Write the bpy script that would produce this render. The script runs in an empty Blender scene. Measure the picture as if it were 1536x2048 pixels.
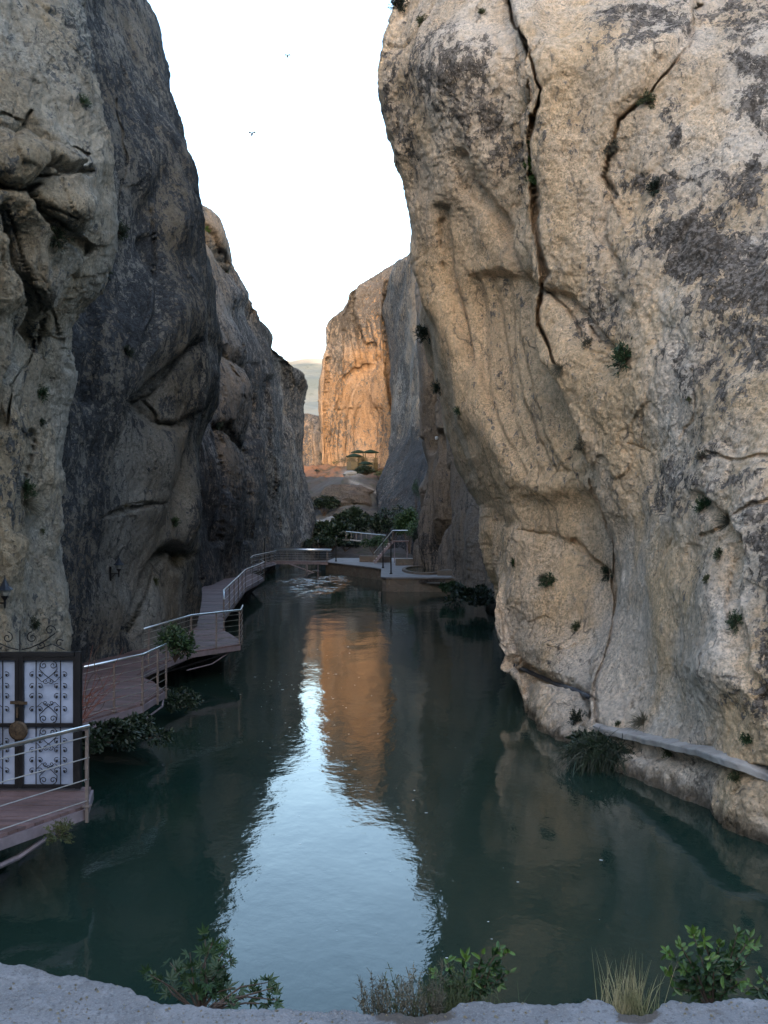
import bpy, math, random
import numpy as np
from mathutils import Vector, Matrix
from mathutils.bvhtree import BVHTree
random.seed(7); rng = np.random.default_rng(11)
R = math.radians
S = bpy.context.scene
COL = S.collection
F = 2048.0; CX = 768.0; HY = 1040.0; CH = 4.7       # focal length and horizon row of the photograph, eye height over the water
DECK = 0.95

def P(px, py, d):                                    # photograph pixel + distance -> point
    return (( px-CX)/F*d, d, CH-(py-HY)/F*d)
def proj(V):
    d = np.maximum(V[..., 1], .5)
    return CX+V[..., 0]/d*F, HY-(V[..., 2]-CH)/d*F
def dz(py, z):                                       # distance at which height z shows at row py
    return (CH-z)*F/(py-HY)

# ------------------------------------------------------------------ noise
_perm = rng.permutation(256); _perm = np.concatenate([_perm]*3)
_g = rng.normal(size=(256, 3)); _g /= np.linalg.norm(_g, axis=1)[:, None]
def perlin(p):
    i = np.floor(p).astype(np.int64); f = p-i
    u = f*f*f*(f*(f*6-15)+10)
    i &= 255
    out = 0
    for a in (0, 1):
        for b in (0, 1):
            for c in (0, 1):
                h = _perm[_perm[_perm[(i[:, 0]+a) & 255]+((i[:, 1]+b) & 255)]+((i[:, 2]+c) & 255)]
                g = _g[h]
                n = g[:, 0]*(f[:, 0]-a)+g[:, 1]*(f[:, 1]-b)+g[:, 2]*(f[:, 2]-c)
                out = out+n*(u[:, 0] if a else 1-u[:, 0])*(u[:, 1] if b else 1-u[:, 1])*(u[:, 2] if c else 1-u[:, 2])
    return out*1.6
def fbm(p, o=4, gain=.5):
    s = 0; a = 1
    for k in range(o):
        s = s+a*perlin(p*(2.03**k)+k*17.3); a *= gain
    return s
def ridged(p, o=4, gain=.5):
    s = 0; a = 1; t = 0
    for k in range(o):
        s = s+a*(1-np.abs(perlin(p*(2.07**k)+k*9.1))*1.8); t += a; a *= gain
    return s/t
_cj = rng.random((256, 3)); _cv = rng.normal(size=(256, 3)); _ch = rng.random(256)-.5
def facet(p, tilt=.5, off=.5):                       # blocks with flat tilted faces, and the joint between two blocks
    i = np.floor(p).astype(np.int64)
    b1 = np.full(len(p), 9.); b2 = np.full(len(p), 9.); hv = np.zeros(len(p))
    for a in (-1, 0, 1):
        for b in (-1, 0, 1):
            for c in (-1, 0, 1):
                n = i+(a, b, c); m = n & 255
                h = _perm[_perm[_perm[m[:, 0]]+m[:, 1]]+m[:, 2]]
                r = p-n-_cj[h]; d = np.einsum('ij,ij->i', r, r)
                val = np.einsum('ij,ij->i', r, _cv[h])*tilt+_ch[h]*off
                near = d < b1
                b2 = np.where(near, b1, np.minimum(b2, d)); hv = np.where(near, val, hv); b1 = np.where(near, d, b1)
    return hv, np.sqrt(b2)-np.sqrt(b1)
def sstep(a, b, x):
    t = np.clip((x-a)/(b-a), 0, 1); return t*t*(3-2*t)
def line(px, py, pts):                               # distance to a traced line, and which side (+ = right of it going along)
    best = np.full(px.shape, 1e9); side = np.zeros(px.shape)
    for (x0, y0), (x1, y1) in zip(pts[:-1], pts[1:]):
        vx, vy = x1-x0, y1-y0; L = vx*vx+vy*vy
        t = np.clip(((px-x0)*vx+(py-y0)*vy)/L, 0, 1)
        d = np.hypot(px-x0-t*vx, py-y0-t*vy)
        sg = vx*(py-y0)-vy*(px-x0)
        m = d < best; best = np.where(m, d, best); side = np.where(m, sg, side)
    return best, np.where(side > 0, -1., 1.)
def groove(px, py, pts, w, dep):
    d, s = line(px, py, pts); return -dep*np.exp(-(d/w)**2)
def stepline(px, py, pts, w, reach, h):              # + side (right when going down the list upwards) stands proud and fades over reach
    d, s = line(px, py, pts)
    return h*np.exp(-(d/reach)**2)*sstep(-w, w, d*s)
def blob(px, py, cx, cy, rx, ry, ang=0):
    c, s = math.cos(R(ang)), math.sin(R(ang)); x = (px-cx)*c+(py-cy)*s; y = -(px-cx)*s+(py-cy)*c
    return np.exp(-((x/rx)**2+(y/ry)**2))

# ------------------------------------------------------------------ materials
def srgb(r, g, b): 
    return tuple(((c/255)/12.92 if c/255 < .04045 else ((c/255+.055)/1.055)**2.4) for c in (r, g, b))+(1,)
class NT:
    def __init__(s, name):
        s.m = bpy.data.materials.new(name); s.m.use_nodes = True; s.t = s.m.node_tree; s.b = s.t.nodes['Principled BSDF']
    def n(s, typ, **kw):
        nd = s.t.nodes.new(typ)
        for k, v in kw.items():
            if k in nd.inputs: nd.inputs[k].default_value = v
            else: setattr(nd, k, v)
        return nd
    def l(s, a, b): s.t.links.new(a, b)
    def pos(s, scale=(1, 1, 1), rot=(0, 0, 0)):
        g = s.n('ShaderNodeNewGeometry'); m = s.n('ShaderNodeMapping'); m.inputs['Scale'].default_value = scale; m.inputs['Rotation'].default_value = rot
        s.l(g.outputs['Position'], m.inputs['Vector']); return m.outputs[0]
    def noise(s, vec, scale, detail=6, rough=.55, dist=0):
        nd = s.n('ShaderNodeTexNoise', Scale=scale, Detail=detail, Roughness=rough, Distortion=dist); s.l(vec, nd.inputs['Vector']); return nd.outputs['Fac']
    def ramp(s, fac, a, b, lo=0., hi=1.):
        nd = s.n('ShaderNodeMapRange'); nd.interpolation_type = 'SMOOTHSTEP'
        for k, v in (('From Min', a), ('From Max', b), ('To Min', lo), ('To Max', hi)): nd.inputs[k].default_value = v
        s.l(fac, nd.inputs['Value']); return nd.outputs[0]
    def mix(s, fac, a, b):
        nd = s.n('ShaderNodeMix', data_type='RGBA')
        for i, v in ((0, fac), (6, a), (7, b)):
            if isinstance(v, (tuple, float, int)): nd.inputs[i].default_value = v
            else: s.l(v, nd.inputs[i])
        return nd.outputs[2]
    def math(s, op, a, b=0.):
        nd = s.n('ShaderNodeMath', operation=op)
        for i, v in ((0, a), (1, b)):
            if isinstance(v, (float, int)): nd.inputs[i].default_value = v
            else: s.l(v, nd.inputs[i])
        return nd.outputs[0]
    def attr(s, name):
        nd = s.n('ShaderNodeAttribute', attribute_name=name); return nd.outputs['Fac']
    def bump(s, h, strength, dist, prev=None):
        nd = s.n('ShaderNodeBump', Strength=strength, Distance=dist); s.l(h, nd.inputs['Height'])
        if prev: s.l(prev, nd.inputs['Normal'])
        return nd.outputs[0]
    def out(s, col=None, rough=None, normal=None):
        for k, v in (('Base Color', col), ('Roughness', rough), ('Normal', normal)):
            if v is None: continue
            if isinstance(v, (tuple, float, int)): s.b.inputs[k].default_value = v
            else: s.l(v, s.b.inputs[k])
        return s.m

def rock_mat(name, pale, warm, grey, dark, fine=1.0, aniso=(1, 1, .55), spec=.2, stainlo=.46, pit=1.0, greyamt=.55, spot=.7):
    t = NT(name); v = t.pos(aniso); v1 = t.pos()
    n1 = t.noise(v, .35*fine, 8, .6, .4); n2 = t.noise(v, 1.6*fine, 10, .65, .6); n3 = t.noise(v1, 9*fine, 8, .7); n4 = t.noise(v1, 22*fine, 4, .7); n5 = t.noise(v, 4.2*fine, 9, .72, .8)
    c = t.mix(t.ramp(n1, .38, .62), pale, warm)
    c = t.mix(t.attr('warm'), c, warm)
    c = t.mix(t.ramp(n5, .54, .66, 0, greyamt), c, grey)
    # lichen and mineral staining: the traced patches broken up by noise
    k = t.math('ADD', t.attr('stain'), t.math('MULTIPLY', t.math('SUBTRACT', n5, .5), 2.3))
    k = t.math('ADD', k, t.math('MULTIPLY', t.math('SUBTRACT', n3, .5), 1.9))
    lich = tuple(.45*a+.55*b_ for a, b_ in zip(grey[:3], dark[:3]))+(1,)
    dk = t.mix(t.ramp(n3, .44, .60), dark, lich)
    c = t.mix(t.ramp(k, stainlo, stainlo+.14, 0, .95), c, dk)
    # pits, hairline joints and grains
    c = t.mix(t.ramp(t.noise(v1, 13*fine, 6, .75), .585, .635, 0, spot), c, dark)
    wv = t.n('ShaderNodeVectorMath', operation='MULTIPLY_ADD'); nv = t.n('ShaderNodeTexNoise', Scale=1.3*fine, Detail=5); t.l(v1, nv.inputs['Vector'])
    t.l(nv.outputs['Color'], wv.inputs[0]); wv.inputs[1].default_value = (.9/fine,)*3; t.l(t.pos((1, 1, .6)), wv.inputs[2])
    ve = t.n('ShaderNodeTexVoronoi', Scale=.75*fine, feature='DISTANCE_TO_EDGE'); t.l(wv.outputs[0], ve.inputs['Vector'])
    crack = t.math('MULTIPLY', t.ramp(ve.outputs['Distance'], .0, .022, 1., 0.), t.ramp(n2, .46, .6))
    c = t.mix(t.math('MULTIPLY', crack, .7), c, lich)
    sz = t.n('ShaderNodeSeparateXYZ'); t.l(v1, sz.inputs[0])
    wet = t.ramp(t.math('ADD', sz.outputs[2], t.math('MULTIPLY', t.math('SUBTRACT', n2, .5), -.7)), .06, .32, .85, 0.)
    c = t.mix(wet, c, t.mix(n3, (.045, .036, .024, 1), (.10, .075, .05, 1)))
    hs = t.n('ShaderNodeHueSaturation'); t.l(c, hs.inputs['Color'])
    rgv = t.ramp(t.noise(v1, .8*fine, 4, .6), .38, .62, .25, 1.2)
    t.l(t.math('ADD', t.ramp(n3, .34, .66, .76, 1.14), t.math('MULTIPLY', rgv, t.ramp(n4, .36, .64, -.22, .22))), hs.inputs['Value'])
    vo = t.n('ShaderNodeTexVoronoi', Scale=3.2*fine); t.l(t.pos((1, 1, .7)), vo.inputs['Vector'])
    rgh = t.ramp(t.noise(t.pos((1, 1, .6)), .55*fine, 5, .6, .5), .38, .62, .12, 1.25)
    b = t.bump(n2, .6, .35/fine); b = t.bump(vo.outputs['Distance'], .3*pit, .10/fine, b); b = t.bump(t.math('SUBTRACT', 1., crack), .9, .10/fine, b); b = t.bump(n5, .9, .13/fine, b)
    b = t.bump(t.math('MULTIPLY', n3, rgh), .9, .10/fine, b); b = t.bump(t.math('MULTIPLY', n4, rgh), .7, .03/fine, b)
    t.b.inputs['Specular IOR Level'].default_value = spec
    return t.out(hs.outputs[0], .93, b)

def plain(name, col, rough=.6, metal=0., var=.25, scale=6., bump=.0, col2=None, spec=.5):
    t = NT(name); v = t.pos(); n = t.noise(v, scale, 6, .6)
    c2 = col2 or tuple(min(1, x*(1-var)) for x in col[:3])+(1,)
    t.b.inputs['Metallic'].default_value = metal; t.b.inputs['Specular IOR Level'].default_value = spec
    nb = t.bump(t.noise(v, scale*6, 5), bump, .02) if bump else None
    return t.out(t.mix(t.ramp(n, .35, .65), col, c2), rough, nb)

M = {}
M['cliff_tan'] = rock_mat('tan limestone', (.73, .615, .51, 1), (.74, .53, .335, 1), (.42, .365, .325, 1), (.062, .052, .045, 1), greyamt=.45, stainlo=.44, spot=.55)
M['cliff_pale'] = rock_mat('pale conglomerate limestone', (.31, .305, .275, 1), (.34, .285, .205, 1), (.15, .158, .16, 1), (.045, .05, .056, 1), pit=1.6)
M['cliff_dark'] = rock_mat('dark streaked limestone', (.195, .20, .192, 1), (.165, .15, .125, 1), (.088, .096, .108, 1), (.024, .030, .038, 1), spot=.5)
M['cliff_blue'] = rock_mat('grey weathered limestone', (.172, .166, .162, 1), (.19, .152, .12, 1), (.077, .077, .082, 1), (.025, .027, .032, 1), fine=.6, spot=.5)
M['cliff_rib'] = rock_mat('ribbed brown limestone', (.25, .21, .18, 1), (.24, .18, .13, 1), (.12, .11, .105, 1), (.03, .03, .032, 1), fine=.7, aniso=(1, 1, .2))
M['cliff_orange'] = rock_mat('ochre limestone', (.30, .25, .215, 1), (.37, .225, .13, 1), (.16, .148, .145, 1), (.085, .075, .07, 1), fine=.35, spot=.4)
M['leaf_dark'] = plain('dark leaf', (.012, .028, .011, 1), .5, var=.5, scale=3)
M['leaf_mid'] = plain('mid green leaf', (.026, .062, .016, 1), .5, scale=9, col2=(.012, .032, .010, 1))
M['leaf_light'] = plain('bright green leaf', (.075, .14, .02, 1), .5, scale=14, col2=(.03, .07, .015, 1))
M['leaf_olive'] = plain('olive tuft', (.075, .085, .03, 1), .7, scale=8, col2=(.035, .05, .018, 1))
M['leaf_grey'] = plain('dry tuft', (.13, .115, .08, 1), .8, scale=8, col2=(.07, .065, .045, 1))
M['straw'] = plain('straw grass', (.33, .28, .16, 1), .7, scale=12, col2=(.14, .14, .06, 1))
M['twig'] = plain('twig bark', (.09, .06, .045, 1), .8, scale=12)
M['red_twig'] = plain('reddish dry stem', (.18, .06, .04, 1), .7, scale=12)
M['steel'] = plain('brushed steel', (.80, .82, .84, 1), .33, 1., var=.1)
M['post'] = plain('grey painted post', (.20, .165, .155, 1), .5, .2, var=.3)
M['wire'] = plain('steel bar', (.5, .5, .5, 1), .35, .8, var=.2)
M['iron'] = plain('black wrought iron', (.013, .013, .016, 1), .45, .3, var=.3, spec=.4)
M['brass'] = plain('tarnished brass', (.075, .05, .03, 1), .6, .2, var=.6, scale=30)
M['panel'] = plain('frosted white panel', (.33, .40, .56, 1), .35, var=.3, scale=2.2)
M['lampglass'] = plain('grey lantern glass', (.22, .23, .22, 1), .2, var=.1)
M['black_roof'] = plain('dark blue lantern hood', (.012, .02, .035, 1), .45)
M['beam'] = plain('grey lilac steel beam', (.24, .2, .23, 1), .55, .2)
M['greenroof'] = plain('dark green roof', (.009, .028, .018, 1), .8, var=.4, spec=.2)
M['wood'] = plain('yellowish timber', (.11, .08, .04, 1), .8)
M['pipe'] = plain('dark plastic pipe', (.055, .06, .075, 1), .4)
M['whitewash'] = plain('whitish stone', (.25, .24, .235, 1), .8, scale=1.2, bump=.6)
M['bird'] = plain('dark bird', (.02, .022, .025, 1), .7)
M['white'] = plain('white enamel', (.8, .8, .8, 1), .3)

def deck_mat():
    t = NT('red brown deck boards'); v = t.pos()
    g = t.n('ShaderNodeObjectInfo'); n = t.noise(v, 3.5, 6, .6); n2 = t.noise(v, 30, 4, .6)
    ra = t.n('ShaderNodeNewGeometry')
    c = t.mix(t.ramp(n, .3, .7), (.125, .078, .075, 1), (.175, .115, .118, 1))
    hs = t.n('ShaderNodeHueSaturation'); t.l(c, hs.inputs['Color'])
    t.l(t.math('ADD', t.ramp(ra.outputs['Random Per Island'], 0, 1, .72, 1.12), t.ramp(n2, .3, .7, -.1, .1)), hs.inputs['Value'])
    return t.out(hs.outputs[0], .6, t.bump(n2, .3, .01))
M['deck'] = deck_mat()
def concrete_mat():
    t = NT('rough grey render'); v = t.pos()
    n1 = t.noise(v, 2.2, 8, .6, .5); n2 = t.noise(v, 14, 8, .65); n3 = t.noise(v, 70, 6, .7)
    c = t.mix(t.ramp(n1, .36, .64), (.225, .22, .23, 1), (.15, .145, .15, 1))
    c = t.mix(t.ramp(n2, .5, .68, 0, .55), c, (.30, .30, .315, 1))
    c = t.mix(t.ramp(n3, .53, .62, 0, .65), c, (.09, .085, .085, 1)); n4 = t.noise(v, 160, 4, .7); c = t.mix(t.ramp(n4, .54, .62, 0, .5), c, (.33, .32, .32, 1)); c = t.mix(t.ramp(t.noise(v, 5, 8, .7, 1.), .55, .66, 0, .55), c, (.12, .115, .12, 1))
    c = t.mix(t.ramp(t.math('ADD', t.attr('stain'), t.math('MULTIPLY', t.math('SUBTRACT', n2, .5), 1.2)), .4, .6, 0, .85), c, (.075, .055, .04, 1)); b = t.bump(n1, .5, .06); b = t.bump(n2, .7, .02, b); b = t.bump(n3, .9, .008, b)
    return t.out(c, .95, b)
M['concrete'] = concrete_mat()
def masonry_mat():
    t = NT('rubble masonry'); v = t.pos((1, 1, 1.6))
    vo = t.n('ShaderNodeTexVoronoi', Scale=2.6); t.l(v, vo.inputs['Vector'])
    ve = t.n('ShaderNodeTexVoronoi', Scale=2.6, feature='DISTANCE_TO_EDGE'); t.l(v, ve.inputs['Vector'])
    sp = t.n('ShaderNodeSeparateColor'); t.l(vo.outputs['Color'], sp.inputs[0])
    c = t.mix(sp.outputs[0], (.13, .10, .08, 1), (.20, .16, .13, 1))
    c = t.mix(t.ramp(t.noise(t.pos(), 1.2, 5), .45, .65, 0, .6), c, (.14, .13, .11, 1))
    c = t.mix(t.ramp(ve.outputs['Distance'], .0, .06, .7, 0), c, (.12, .11, .10, 1))
    return t.out(c, .9, t.bump(ve.outputs['Distance'], .6, .05))
M['masonry'] = masonry_mat()
M['ledge'] = plain('pale weathered concrete', (.40, .375, .36, 1), .9, scale=2.5, col2=(.27, .25, .24, 1), bump=.8)
M['paving'] = plain('pale paving', (.24, .235, .245, 1), .8, scale=1.5, col2=(.17, .165, .17, 1), bump=.3)
def water_mat():
    t = NT('green river water'); g = t.pos()
    tc = t.n('ShaderNodeSeparateXYZ'); t.l(g, tc.inputs[0])
    near = t.noise(t.pos((1.0, .55, 1)), 1.1, 3, .5, .3)
    fine = t.noise(t.pos((1.0, .75, 1), (0, 0, .35)), 5.5, 4, .55, .2)
    swell = t.noise(t.pos((1, .6, 1), (0, 0, -.2)), .28, 2, .5)
    # broken water where the stream drops under the bridge
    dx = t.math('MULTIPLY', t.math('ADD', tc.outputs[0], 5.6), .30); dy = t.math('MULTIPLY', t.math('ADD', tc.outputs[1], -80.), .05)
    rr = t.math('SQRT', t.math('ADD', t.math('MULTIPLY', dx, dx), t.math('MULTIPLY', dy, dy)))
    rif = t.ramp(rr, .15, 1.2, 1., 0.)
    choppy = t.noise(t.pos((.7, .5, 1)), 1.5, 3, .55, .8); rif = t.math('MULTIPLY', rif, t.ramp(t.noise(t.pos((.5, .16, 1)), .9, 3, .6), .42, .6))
    b = t.bump(swell, .5, .06); b = t.bump(near, .5, .022, b); b = t.bump(fine, .5, .0055, b)
    nd = t.n('ShaderNodeBump', Distance=.8); t.l(choppy, nd.inputs['Height']); t.l(t.math('MULTIPLY', rif, .9), nd.inputs['Strength']); t.l(b, nd.inputs['Normal'])
    c = t.mix(t.ramp(t.noise(g, .12, 4, .6), .35, .65), (.008, .025, .020, 1), (.020, .034, .025, 1))
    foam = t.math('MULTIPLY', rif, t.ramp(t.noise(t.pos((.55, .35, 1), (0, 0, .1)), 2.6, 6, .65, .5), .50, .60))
    c = t.mix(t.math('MULTIPLY', foam, .85), c, (.62, .70, .74, 1))  # whitish colour painted for sky reflected in the riffle, besides real foam
    t.b.inputs['IOR'].default_value = 1.333
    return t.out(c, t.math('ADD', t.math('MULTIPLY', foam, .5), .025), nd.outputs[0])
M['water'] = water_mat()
def terrain_mat():
    t = NT('scrubby earth and rock'); v = t.pos()
    n1 = t.noise(v, .12, 8, .6, .4); n2 = t.noise(v, .7, 8, .65)
    c = t.mix(t.ramp(n1, .4, .6), (.062, .053, .05, 1), (.04, .039, .039, 1))
    c = t.mix(t.ramp(n2, .52, .66, 0, .8), c, (.028, .036, .02, 1))
    c = t.mix(t.attr('warm'), c, t.mix(t.ramp(n2, .45, .6), (.25, .11, .055, 1), (.10, .065, .035, 1)))
    c = t.mix(t.math('MULTIPLY', t.attr('stain'), t.ramp(n2, .35, .6, .4, 1)), c, (.26, .24, .225, 1))
    return t.out(c, .95, t.bump(t.noise(v, 2, 8, .7), .8, .25))
M['terrain'] = terrain_mat()
def hill_mat():
    t = NT('sage hillside'); v = t.pos(); n1 = t.noise(v, .012, 8, .65); n2 = t.noise(v, .09, 6, .7)
    c = t.mix(t.ramp(n1, .4, .62), (.17, .175, .16, 1), (.12, .135, .125, 1))  # sage dulled so the sunlit slope looks grey as if shaded
    c = t.mix(t.ramp(n2, .55, .7, 0, .6), c, (.055, .07, .05, 1))
    c = t.mix(t.attr('warm'), c, (.42, .36, .29, 1))  # pale crest colour painted as the sunlit strip
    return t.out(c, 1., t.bump(n2, .6, 4))
M['hill'] = hill_mat()
M['bankrock'] = rock_mat('brown bank rock', (.11, .095, .085, 1), (.12, .09, .075, 1), (.06, .058, .058, 1), (.025, .025, .026, 1), fine=.4)

# ------------------------------------------------------------------ objects
def setp(o, label=None, cat=None, group=None, kind=None):
    for k, v in (('label', label), ('category', cat), ('group', group), ('kind', kind)):
        if v: o[k] = v
    return o
class MB:
    def __init__(s): s.v = []; s.f = []
    def add(s, vs, fs):
        o = len(s.v); s.v += [tuple(x) for x in vs]; s.f += [tuple(i+o for i in f) for f in fs]
    def box(s, c, size, rot=None):
        m = rot or Matrix.Identity(3); c = Vector(c); h = Vector(size)/2; vs = []
        for z in (-1, 1):
            for x, y in ((-1, -1), (1, -1), (1, 1), (-1, 1)): vs.append(c+m @ Vector((x*h.x, y*h.y, z*h.z)))
        s.add(vs, [(3, 2, 1, 0), (4, 5, 6, 7), (0, 1, 5, 4), (1, 2, 6, 5), (2, 3, 7, 6), (3, 0, 4, 7)])
    def bar(s, a, b, w, h):                          # square bar from a to b
        a = Vector(a); b = Vector(b); d = (b-a).normalized(); up = Vector((0, 0, 1)) if abs(d.z) < .9 else Vector((0, 1, 0))
        x = d.cross(up).normalized(); y = x.cross(d)
        vs = [p+x*(i*w/2)+y*(j*h/2) for p in (a, b) for i, j in ((-1, -1), (1, -1), (1, 1), (-1, 1))]
        s.add(vs, [(0, 1, 2, 3), (7, 6, 5, 4), (4, 5, 1, 0), (5, 6, 2, 1), (6, 7, 3, 2), (7, 4, 0, 3)])
    def tube(s, pts, r, n=6, r1=None, cap=True):
        pts = [Vector(p) for p in pts]; k = len(pts); rings = []; up = None
        for i, p in enumerate(pts):
            d = (pts[min(i+1, k-1)]-pts[max(i-1, 0)]).normalized()
            if up is None: up = Vector((0, 0, 1)) if abs(d.z) < .9 else Vector((1, 0, 0))
            x = d.cross(up).normalized(); y = x.cross(d).normalized(); up = y
            rr = r if r1 is None else r+(r1-r)*i/(k-1)
            rings.append([p+x*rr*math.cos(2*math.pi*j/n)+y*rr*math.sin(2*math.pi*j/n) for j in range(n)])
        fs = [(i*n+j, i*n+(j+1) % n, (i+1)*n+(j+1) % n, (i+1)*n+j) for i in range(k-1) for j in range(n)]
        if cap: fs += [tuple(range(n))[::-1], tuple((k-1)*n+j for j in range(n))]
        s.add([v for r_ in rings for v in r_], fs)
    def lathe(s, c, prof, n=12, axis=None):          # profile of (radius, height)
        c = Vector(c); vs = []; fs = []
        for r, z in prof:
            for j in range(n):
                a = 2*math.pi*(j+.5)/n; vs.append(c+Vector((r*math.cos(a), r*math.sin(a), z)))
        k = len(prof)
        for i in range(k-1):
            for j in range(n): fs.append((i*n+j, i*n+(j+1) % n, (i+1)*n+(j+1) % n, (i+1)*n+j))
        fs += [tuple(range(n))[::-1], tuple((k-1)*n+j for j in range(n))]
        s.add(vs, fs)
    def prism(s, poly, z0, z1):
        n = len(poly); vs = [(x, y, z0) for x, y in poly]+[(x, y, z1) for x, y in poly]
        s.add(vs, [tuple(range(n))[::-1], tuple(range(n, 2*n))]+[(i, (i+1) % n, n+(i+1) % n, n+i) for i in range(n)])
    def obj(s, name, mat, parent=None, smooth=False, world=True):
        me = bpy.data.meshes.new(name); vs = s.v
        if parent is not None and world:
            l = Vector(parent['_at']); vs = [Vector(v)-l for v in vs]
        me.from_pydata([tuple(v) for v in vs], [], s.f); me.update()
        me.materials.append(M[mat] if isinstance(mat, str) else mat)
        if smooth: me.shade_smooth()
        o = bpy.data.objects.new(name, me); COL.objects.link(o)
        if parent is not None: o.parent = parent; o['_at'] = tuple(parent['_at'])
        return o
ROOTS = []
def thing(name, label, cat, loc=(0, 0, 0), group=None, kind=None):
    o = bpy.data.objects.new(name, None); COL.objects.link(o); o.location = loc; o['_at'] = tuple(loc); o.empty_display_size = .2
    return setp(o, label, cat, group, kind)

def gridmesh(name, V, mat, attrs, close=None):
    nv, nu = V.shape[:2]
    idx = np.arange(nv*nu).reshape(nv, nu)
    q = np.stack([idx[:-1, :-1], idx[:-1, 1:], idx[1:, 1:], idx[1:, :-1]], -1).reshape(-1, 4)
    me = bpy.data.meshes.new(name); vf = V.reshape(-1, 3)
    me.vertices.add(len(vf)); me.vertices.foreach_set('co', vf.astype(np.float32).ravel())
    me.loops.add(q.size); me.loops.foreach_set('vertex_index', q.astype(np.int32).ravel())
    me.polygons.add(len(q)); me.polygons.foreach_set('loop_start', np.arange(0, q.size, 4, dtype=np.int32)); me.polygons.foreach_set('loop_total', np.full(len(q), 4, np.int32))
    me.update(calc_edges=True); me.validate()
    for k, a in attrs.items():
        at = me.attributes.new(k, 'FLOAT', 'POINT'); at.data.foreach_set('value', np.clip(a, 0, 1).astype(np.float32).ravel())
    me.materials.append(M[mat]); me.shade_smooth()
    o = bpy.data.objects.new(name, me); COL.objects.link(o); o['_at'] = (0, 0, 0)
    return o, BVHTree.FromPolygons(vf.tolist(), q.tolist())
def normals(V):
    du = np.gradient(V, axis=1); dv = np.gradient(V, axis=0)
    n = np.cross(du, dv); n /= np.linalg.norm(n, axis=2)[..., None]+1e-9
    return n
def crs(Pt, t):
    n = len(Pt); i = np.clip(np.floor(t).astype(int), 0, n-2); f = (t-i)[(...,)+(None,)*(Pt.ndim-1)]
    g = lambda k: Pt[np.clip(i+k, 0, n-1)]
    p0, p1, p2, p3 = g(-1), g(0), g(1), g(2)
    m1 = (p2-p0)*.42; m2 = (p3-p1)*.42
    return (2*f**3-3*f*f+1)*p1+(f**3-2*f*f+f)*m1+(-2*f**3+3*f*f)*p2+(f**3-f*f)*m2
BV = {}
def cliff(key, cols, res, sculpt, detail, mat, label, hidden=(), cracks=()):
    """cols: columns of points from the foot to the top; the surface runs through them, then gets shaped and weathered"""
    K = max(len(c) for c in cols); grid = []
    for c in cols:
        c = np.array(c, float)
        if len(c) != K:
            s = np.concatenate([[0], np.cumsum(np.linalg.norm(np.diff(c, axis=0), axis=1))]); s = s/s[-1]*(K-1)
            c = np.stack([np.interp(np.arange(K), s, c[:, k]) for k in range(3)], 1)
        grid.append(c)
    G = np.stack(grid, 1)                            # rows, cols, 3
    qx, qy = proj(G); qx = np.clip(qx, -80, 1620); qy = np.clip(qy, -80, 1750)
    tu = [0.]
    for j in range(G.shape[1]-1):
        k = 10 if j in hidden else int(np.clip(np.max(np.hypot(np.diff(qx, axis=1)[:, j], 0))/res, 8, 260))
        tu += list(j+(np.arange(k)+1)/k)
    tv = [0.]
    for i in range(K-1):
        k = int(np.clip(np.max(np.abs(np.diff(qy, axis=0)[i]))/res, 6, 260)); tv += list(i+(np.arange(k)+1)/k)
    V = crs(G, np.array(tv)); V = np.swapaxes(crs(np.swapaxes(V, 0, 1), np.array(tu)), 0, 1)
    sh = V.shape
    N = normals(V)
    cam = np.array([0, 0, CH]); 
    if np.mean(np.sum(N*(cam-V), 2)) < 0: N = -N; V = V[:, ::-1]; N = N[:, ::-1]
    px, py = proj(V)
    V = V+N*sculpt(V.reshape(-1, 3), px.ravel(), py.ravel()).reshape(sh[:2]+(1,))
    N = normals(V)
    if np.mean(np.sum(N*(cam-V), 2)) < 0: N = -N
    px, py = proj(V)
    if cracks:
        f = V.reshape(-1, 3); ray = V-cam; ray = ray/np.linalg.norm(ray, axis=2)[..., None]; tot = np.zeros(px.size)
        wx = px.ravel()+6*fbm(f*1.1, 3); wy = py.ravel()+6*fbm(f*1.1+20, 3)
        for pts, w_, dep in cracks:
            L, _ = line(wx, wy, pts); w_ = w_*(.62+.75*sstep(-.35, .45, perlin(f*.55+11))); tot = np.maximum(tot, dep*np.exp(-(L/w_)**4)*(.6+.4*sstep(-.4, .4, perlin(f*.35+5))))
        crk = tot.reshape(sh[:2]+(1,))
    d, st, wm = detail(V.reshape(-1, 3), px.ravel(), py.ravel())
    V = V+N*d.reshape(sh[:2]+(1,))
    if cracks: V = V+ray*crk
    o, BV[key] = gridmesh('cliff', V, mat, {'stain': st, 'warm': wm})
    setp(o, label, 'cliff', kind='structure')
    return o
def hit(px, py, *keys):
    o = Vector((0, 0, CH)); d = (Vector(P(px, py, 10))-o).normalized(); best = None
    for k in keys or BV:
        loc, n, i, dist = BV[k].ray_cast(o, d)
        if loc is not None and (best is None or dist < best[2]): 
            if n.dot(d) > 0: n = -n
            best = (loc, n, dist)
    return best
W = lambda x, y, z: (x, y, z)
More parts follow.
